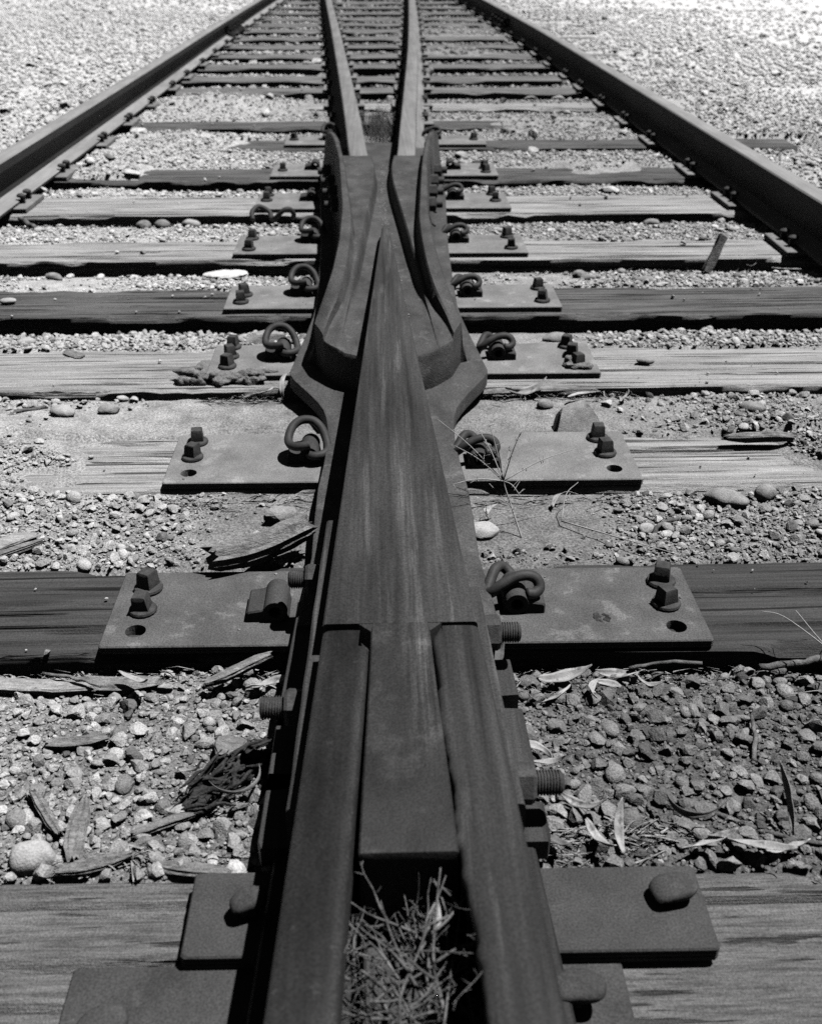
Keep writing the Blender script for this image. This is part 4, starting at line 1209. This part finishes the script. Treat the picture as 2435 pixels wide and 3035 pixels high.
twig_obj([(.475, 1.62, -.006), (.50, 1.66, .004), (.545, 1.69, .002)], .006, .005, 'brown curved twig on the dirt behind the dark right tie')
twig_obj([(-1.40, 4.06, .0), (-1.30, 3.96, -.02), (-1.22, 3.78, -.03)], .014, .010, 'grey forked branch lying under the left rail', forks=[[(-1.32, 3.97, -.02), (-1.18, 3.88, -.02), (-1.05, 3.80, -.025)]])
twig_obj([(-.82, 2.28, -.01), (-.88, 2.22, .0), (-.92, 2.14, -.01), (-.90, 2.09, -.01)], .007, .005, 'pale crooked twig on the gravel at left before the slag tie')
twig_obj([(-.55, 1.28, -.02), (-.49, 1.255, -.01), (-.45, 1.235, -.01)], .004, .004, 'thin splinter crossing the front of the dark left tie', 'chip')
# dry weed right of the frog: several thin straws from one root
w0 = Vector((.240, 1.640, -.012))
mb = MB()
main = [w0, w0 + Vector((-.018, .03, .05)), w0 + Vector((-.035, .05, .10)), w0 + Vector((-.042, .06, .150))]
def straw(P, r): tube(mb, catmull(P, 5), [r * (1 - .55 * i / (len(P) * 5 - 5)) for i in range((len(P) - 1) * 5 + 1)], 5)
straw(main, .0019)
hub = main[2]
for d, l_ in [((.03, .01, .10), 1), ((-.03, .03, .11), 1), ((-.09, .03, .06), 1), ((.14, .05, .04), 1), ((-.10, -.03, .01), 1), ((.05, -.05, -.03), .6), ((-.05, .07, .09), .9), ((-.12, .06, .10), 1), ((.02, .06, .06), .7)]:
    D = Vector(d); e_ = hub + D * l_
    straw([hub, hub + D * .5 * l_ + Vector((0, 0, .008)), e_], .0013)
    for k in range(4):
        q = hub + D * l_ * rng.uniform(.3, 1); straw([q, q + Vector((rng.gauss(0, .008), rng.gauss(0, .008), rng.uniform(.002, .016)))], .0008)
straw([w0 + Vector((-.02, .03, .055)), w0 + Vector((-.06, .06, .09))], .001)
o = mb.build('weed', M['straw'], None, w0)
tag(o, 'spindly dry weed with pale thorny stalks right of the frog', 'weed')
mb = MB()
straw([Vector((.32, 1.69, .0)), Vector((.42, 1.60, .012)), Vector((.51, 1.545, .010))], .0017)
straw([Vector((.32, 1.69, .0)), Vector((.335, 1.74, .03)), Vector((.365, 1.78, .035))], .0011)
o = mb.build('straw_stalk', M['straw'], None, (.32, 1.69, 0)); tag(o, 'long pale straw lying on the dirt behind the right plate', 'straw')
mb = MB()
straw([Vector((.78, 1.02, -.01)), Vector((.70, 1.13, .02)), Vector((.655, 1.24, .03)), Vector((.62, 1.30, .06))], .0017)
straw([Vector((.665, 1.22, .03)), Vector((.69, 1.28, .06)), Vector((.725, 1.32, .075))], .0012)
straw([Vector((.655, 1.24, .03)), Vector((.60, 1.29, .055)), Vector((.565, 1.30, .06))], .0012)
straw([Vector((.69, 1.15, .02)), Vector((.62, 1.165, .012)), Vector((.57, 1.17, .0))], .0012)
o = mb.build('grass_stalk', M['straw'], None, (.78, 1.02, -.01)); tag(o, 'dry forked grass stalk over the gravel at the right edge', 'grass stalk')
# dry thorny brush between the heel rails
mb = MB()
def brush(p, d, L_, r, lev):
    pts = [p]; q = p.copy(); dd = d.normalized()
    for k in range(4):
        dd = (dd + Vector((rng.gauss(0, .16), rng.gauss(0, .16), rng.gauss(0, .10)))).normalized()
        q = q + dd * L_ / 4
        q.z = max(.094, min(q.z, .205)); q.x = max(-.074, min(q.x, .080))
        pts.append(q.copy())
    c = catmull(pts, 3)
    tube(mb, c, [r * (1 - .72 * i / (len(c) - 1)) for i in range(len(c))], 6)
    for i in range(1, len(c), 2):
        if rng.random() < .55:
            v_ = Vector((rng.gauss(0, 1), rng.gauss(0, 1), rng.gauss(.3, .8))).normalized()
            tube(mb, [c[i], c[i] + v_ * rng.uniform(.004, .014)], [min(r * .6, .0008), .0002], 4)
    if lev:
        for k in range(rng.choice((2, 3))):
            i = rng.randrange(2, len(c) - 1)
            brush(c[i], dd + Vector((rng.gauss(0, .8), rng.gauss(0, .8), rng.gauss(.1, .5))), L_ * rng.uniform(.35, .6), r * .65, lev - 1)
for k in range(84):
    p = Vector((rng.uniform(-.06, .075), rng.uniform(.50, .67), rng.uniform(.095, .14)))
    a = rng.uniform(0, 2 * math.pi)
    d = Vector((math.cos(a) * .6, math.sin(a) + .15, rng.gauss(.12, .25)))
    brush(p, d, rng.uniform(.06, .17), rng.choice((.0006, .0008, .0011, .0015, .0019)), 1)
for (p, d, L_) in [((.03, .58, .10), (-.5, 1, .45), .14), ((.04, .55, .11), (-.25, 1, .45), .17), ((.0, .60, .10), (-.7, .7, .4), .11), ((.03, .60, .11), (.2, 1, .6), .12)]:
    brush(Vector(p), Vector(d), L_, .0026, 1)
o = mb.build('thorny_brush', M['twig'], None, (0, .58, .088))
tag(o, 'tangle of dry thorny twigs caught between the two nearest rails', 'dry brush')
# dark tuft of dead grass between the inner rails
def grass_tuft(cx, cy, rx, ry, n, h, label):
    mb = MB()
    for k in range(n):
        x, y = cx + rng.gauss(0, rx), cy + rng.gauss(0, ry)
        a = rng.uniform(0, 2 * math.pi); l_ = h * rng.uniform(.5, 1.2); z0 = -.03
        b = Vector((math.cos(a), math.sin(a), 0)); s_ = Vector((-b.y, b.x, 0)) * .0018
        p = [Vector((x, y, z0)), Vector((x, y, z0 + l_ * .55)) + b * l_ * .2, Vector((x, y, z0 + l_ * .8)) + b * l_ * .55]
        vs = []
        for q, w_ in zip(p, (1, .8, .15)): vs += [q - s_ * w_, q + s_ * w_]
        mb.add(vs, [(0, 1, 3, 2), (2, 3, 5, 4)], True)
    o = mb.build('grass_tuft', M['grass'], None, (cx, cy, -.03))
    return tag(o, label, 'grass tuft', kind='stuff')
grass_tuft(.0, 5.85, .045, .28, 700, .13, 'dark tuft of dead grass in the throat between the two inner rails')
# litter of bark and straw packed along tie fronts
mb = MB()
def litter(x0, x1, y, n, zr=(-.03, .0)):
    for k in range(n):
        x = rng.uniform(x0, x1); yy = y - abs(rng.gauss(0, .022)); L_ = rng.uniform(.012, .055); a = rng.gauss(0, .5)
        z = gz(x, yy) + rng.uniform(.001, .012)
        d = Vector((math.cos(a), math.sin(a), rng.gauss(0, .12))) * L_ / 2
        m_ = Vector((x, yy, z)); side = Vector((-d.y, d.x, 0)).normalized() * rng.uniform(.0004, .0016)
        up = Vector((0, 0, rng.uniform(.0006, .002))); bow = Vector((0, 0, rng.uniform(-.002, .008)))
        vs = [m_ - d - side, m_ - d + side, m_ + bow - side + up, m_ + bow + side - up, m_ + d - side * .5, m_ + d + side * .5]
        mb.add(vs, [(0, 1, 3, 2), (2, 3, 5, 4)], False)
litter(-.75, -.17, 1.305, 150); litter(.15, .6, 1.295, 90); litter(.25, .60, 2.34, 110); litter(-.45, -.22, 2.345, 70)
litter(.13, .36, .93, 150); litter(-.55, -.2, .90, 60); litter(.5, 1.3, 3.44, 60); litter(-1.4, -.6, 4.1, 40); litter(.14, .5, 1.80, 40); litter(-.45, -.14, 1.80, 40)
o = mb.build('litter', M['chip_pale']); tag(o, 'fine dry bark and straw litter along the tie fronts', 'litter', kind='stuff')

# ------------------------------------------------------------------ slag and foam
def blob(name, blobs, mat, loc, label, cat, seed=0, amp=.25):
    mb = MB()
    bm = bmesh.new()
    for (x, y, z, rx, ry, rz) in blobs:
        v, f = ICO[3]
        vs = []
        for p in v:
            k = 1 + amp * mnoise.noise(Vector((p[0] * 2.2 + seed + x * 40, p[1] * 2.2, p[2] * 2.2))) + amp * .5 * mnoise.noise(Vector((p[0] * 6 + x * 90, p[1] * 6, p[2] * 6 + seed)))
            vs.append((x + p[0] * rx * k, y + p[1] * ry * k, z + p[2] * rz * k))
        mb.add(vs, f.tolist(), True)
    o = mb.build(name, M[mat])
    md = o.modifiers.new('fuse', 'REMESH'); md.mode = 'VOXEL'; md.voxel_size = .0022; md.use_smooth_shade = True
    o.location = loc
    return tag(o, label, cat)
rs = random.Random(21)
crust = []
for k in range(46):
    u = rs.random()
    x = -.125 + .235 * u
    crust.append((x, .010 * math.sin(u * 9) + rs.gauss(0, .010), .010 + .010 * math.sin(u * 5 + 1) * rs.random() + rs.uniform(-.006, .008), rs.uniform(.008, .024), rs.uniform(.006, .014), rs.uniform(.004, .010)))
for x, dz in [(-.098, .050), (-.082, .062), (-.066, .030), (.050, .034), (.064, .055), (-.112, .022)]:
    for k in range(6): crust.append((x + rs.gauss(0, .003), -.024 + rs.gauss(0, .002), .006 - dz * k / 5, .0085 - .0009 * k + rs.uniform(0, .003), .006, .010))
blob('slag', crust, 'slag', (-.398, 2.408, .004),
     'dripping lump of melted slag over the front left corner of the plate', 'slag', 3)
blob('slag', [(0, 0, .006, .02, .05, .012), (.004, .03, .008, .016, .02, .010)], 'slag', (-.470, 2.47, 0), 'smear of slag stuck to the left end of the plate', 'slag', 5)
blob('slag', [(0, 0, .006, .034, .024, .010), (.02, -.012, .006, .02, .015, .008), (-.02, .008, .012, .012, .012, .016)], 'slag', (.477, 2.44, PZ), 'crust of slag around the front right bolts of the plate', 'slag', 8)
blob('foam_scrap', [(0, 0, .012, .06, .04, .010), (.04, .01, .012, .04, .03, .010), (-.03, .005, .01, .04, .03, .009)], 'foam', (-.535, 3.385, -.035), 'white rough foam scrap lying on gravel before the bleached tie', 'foam scrap', 12, .15)
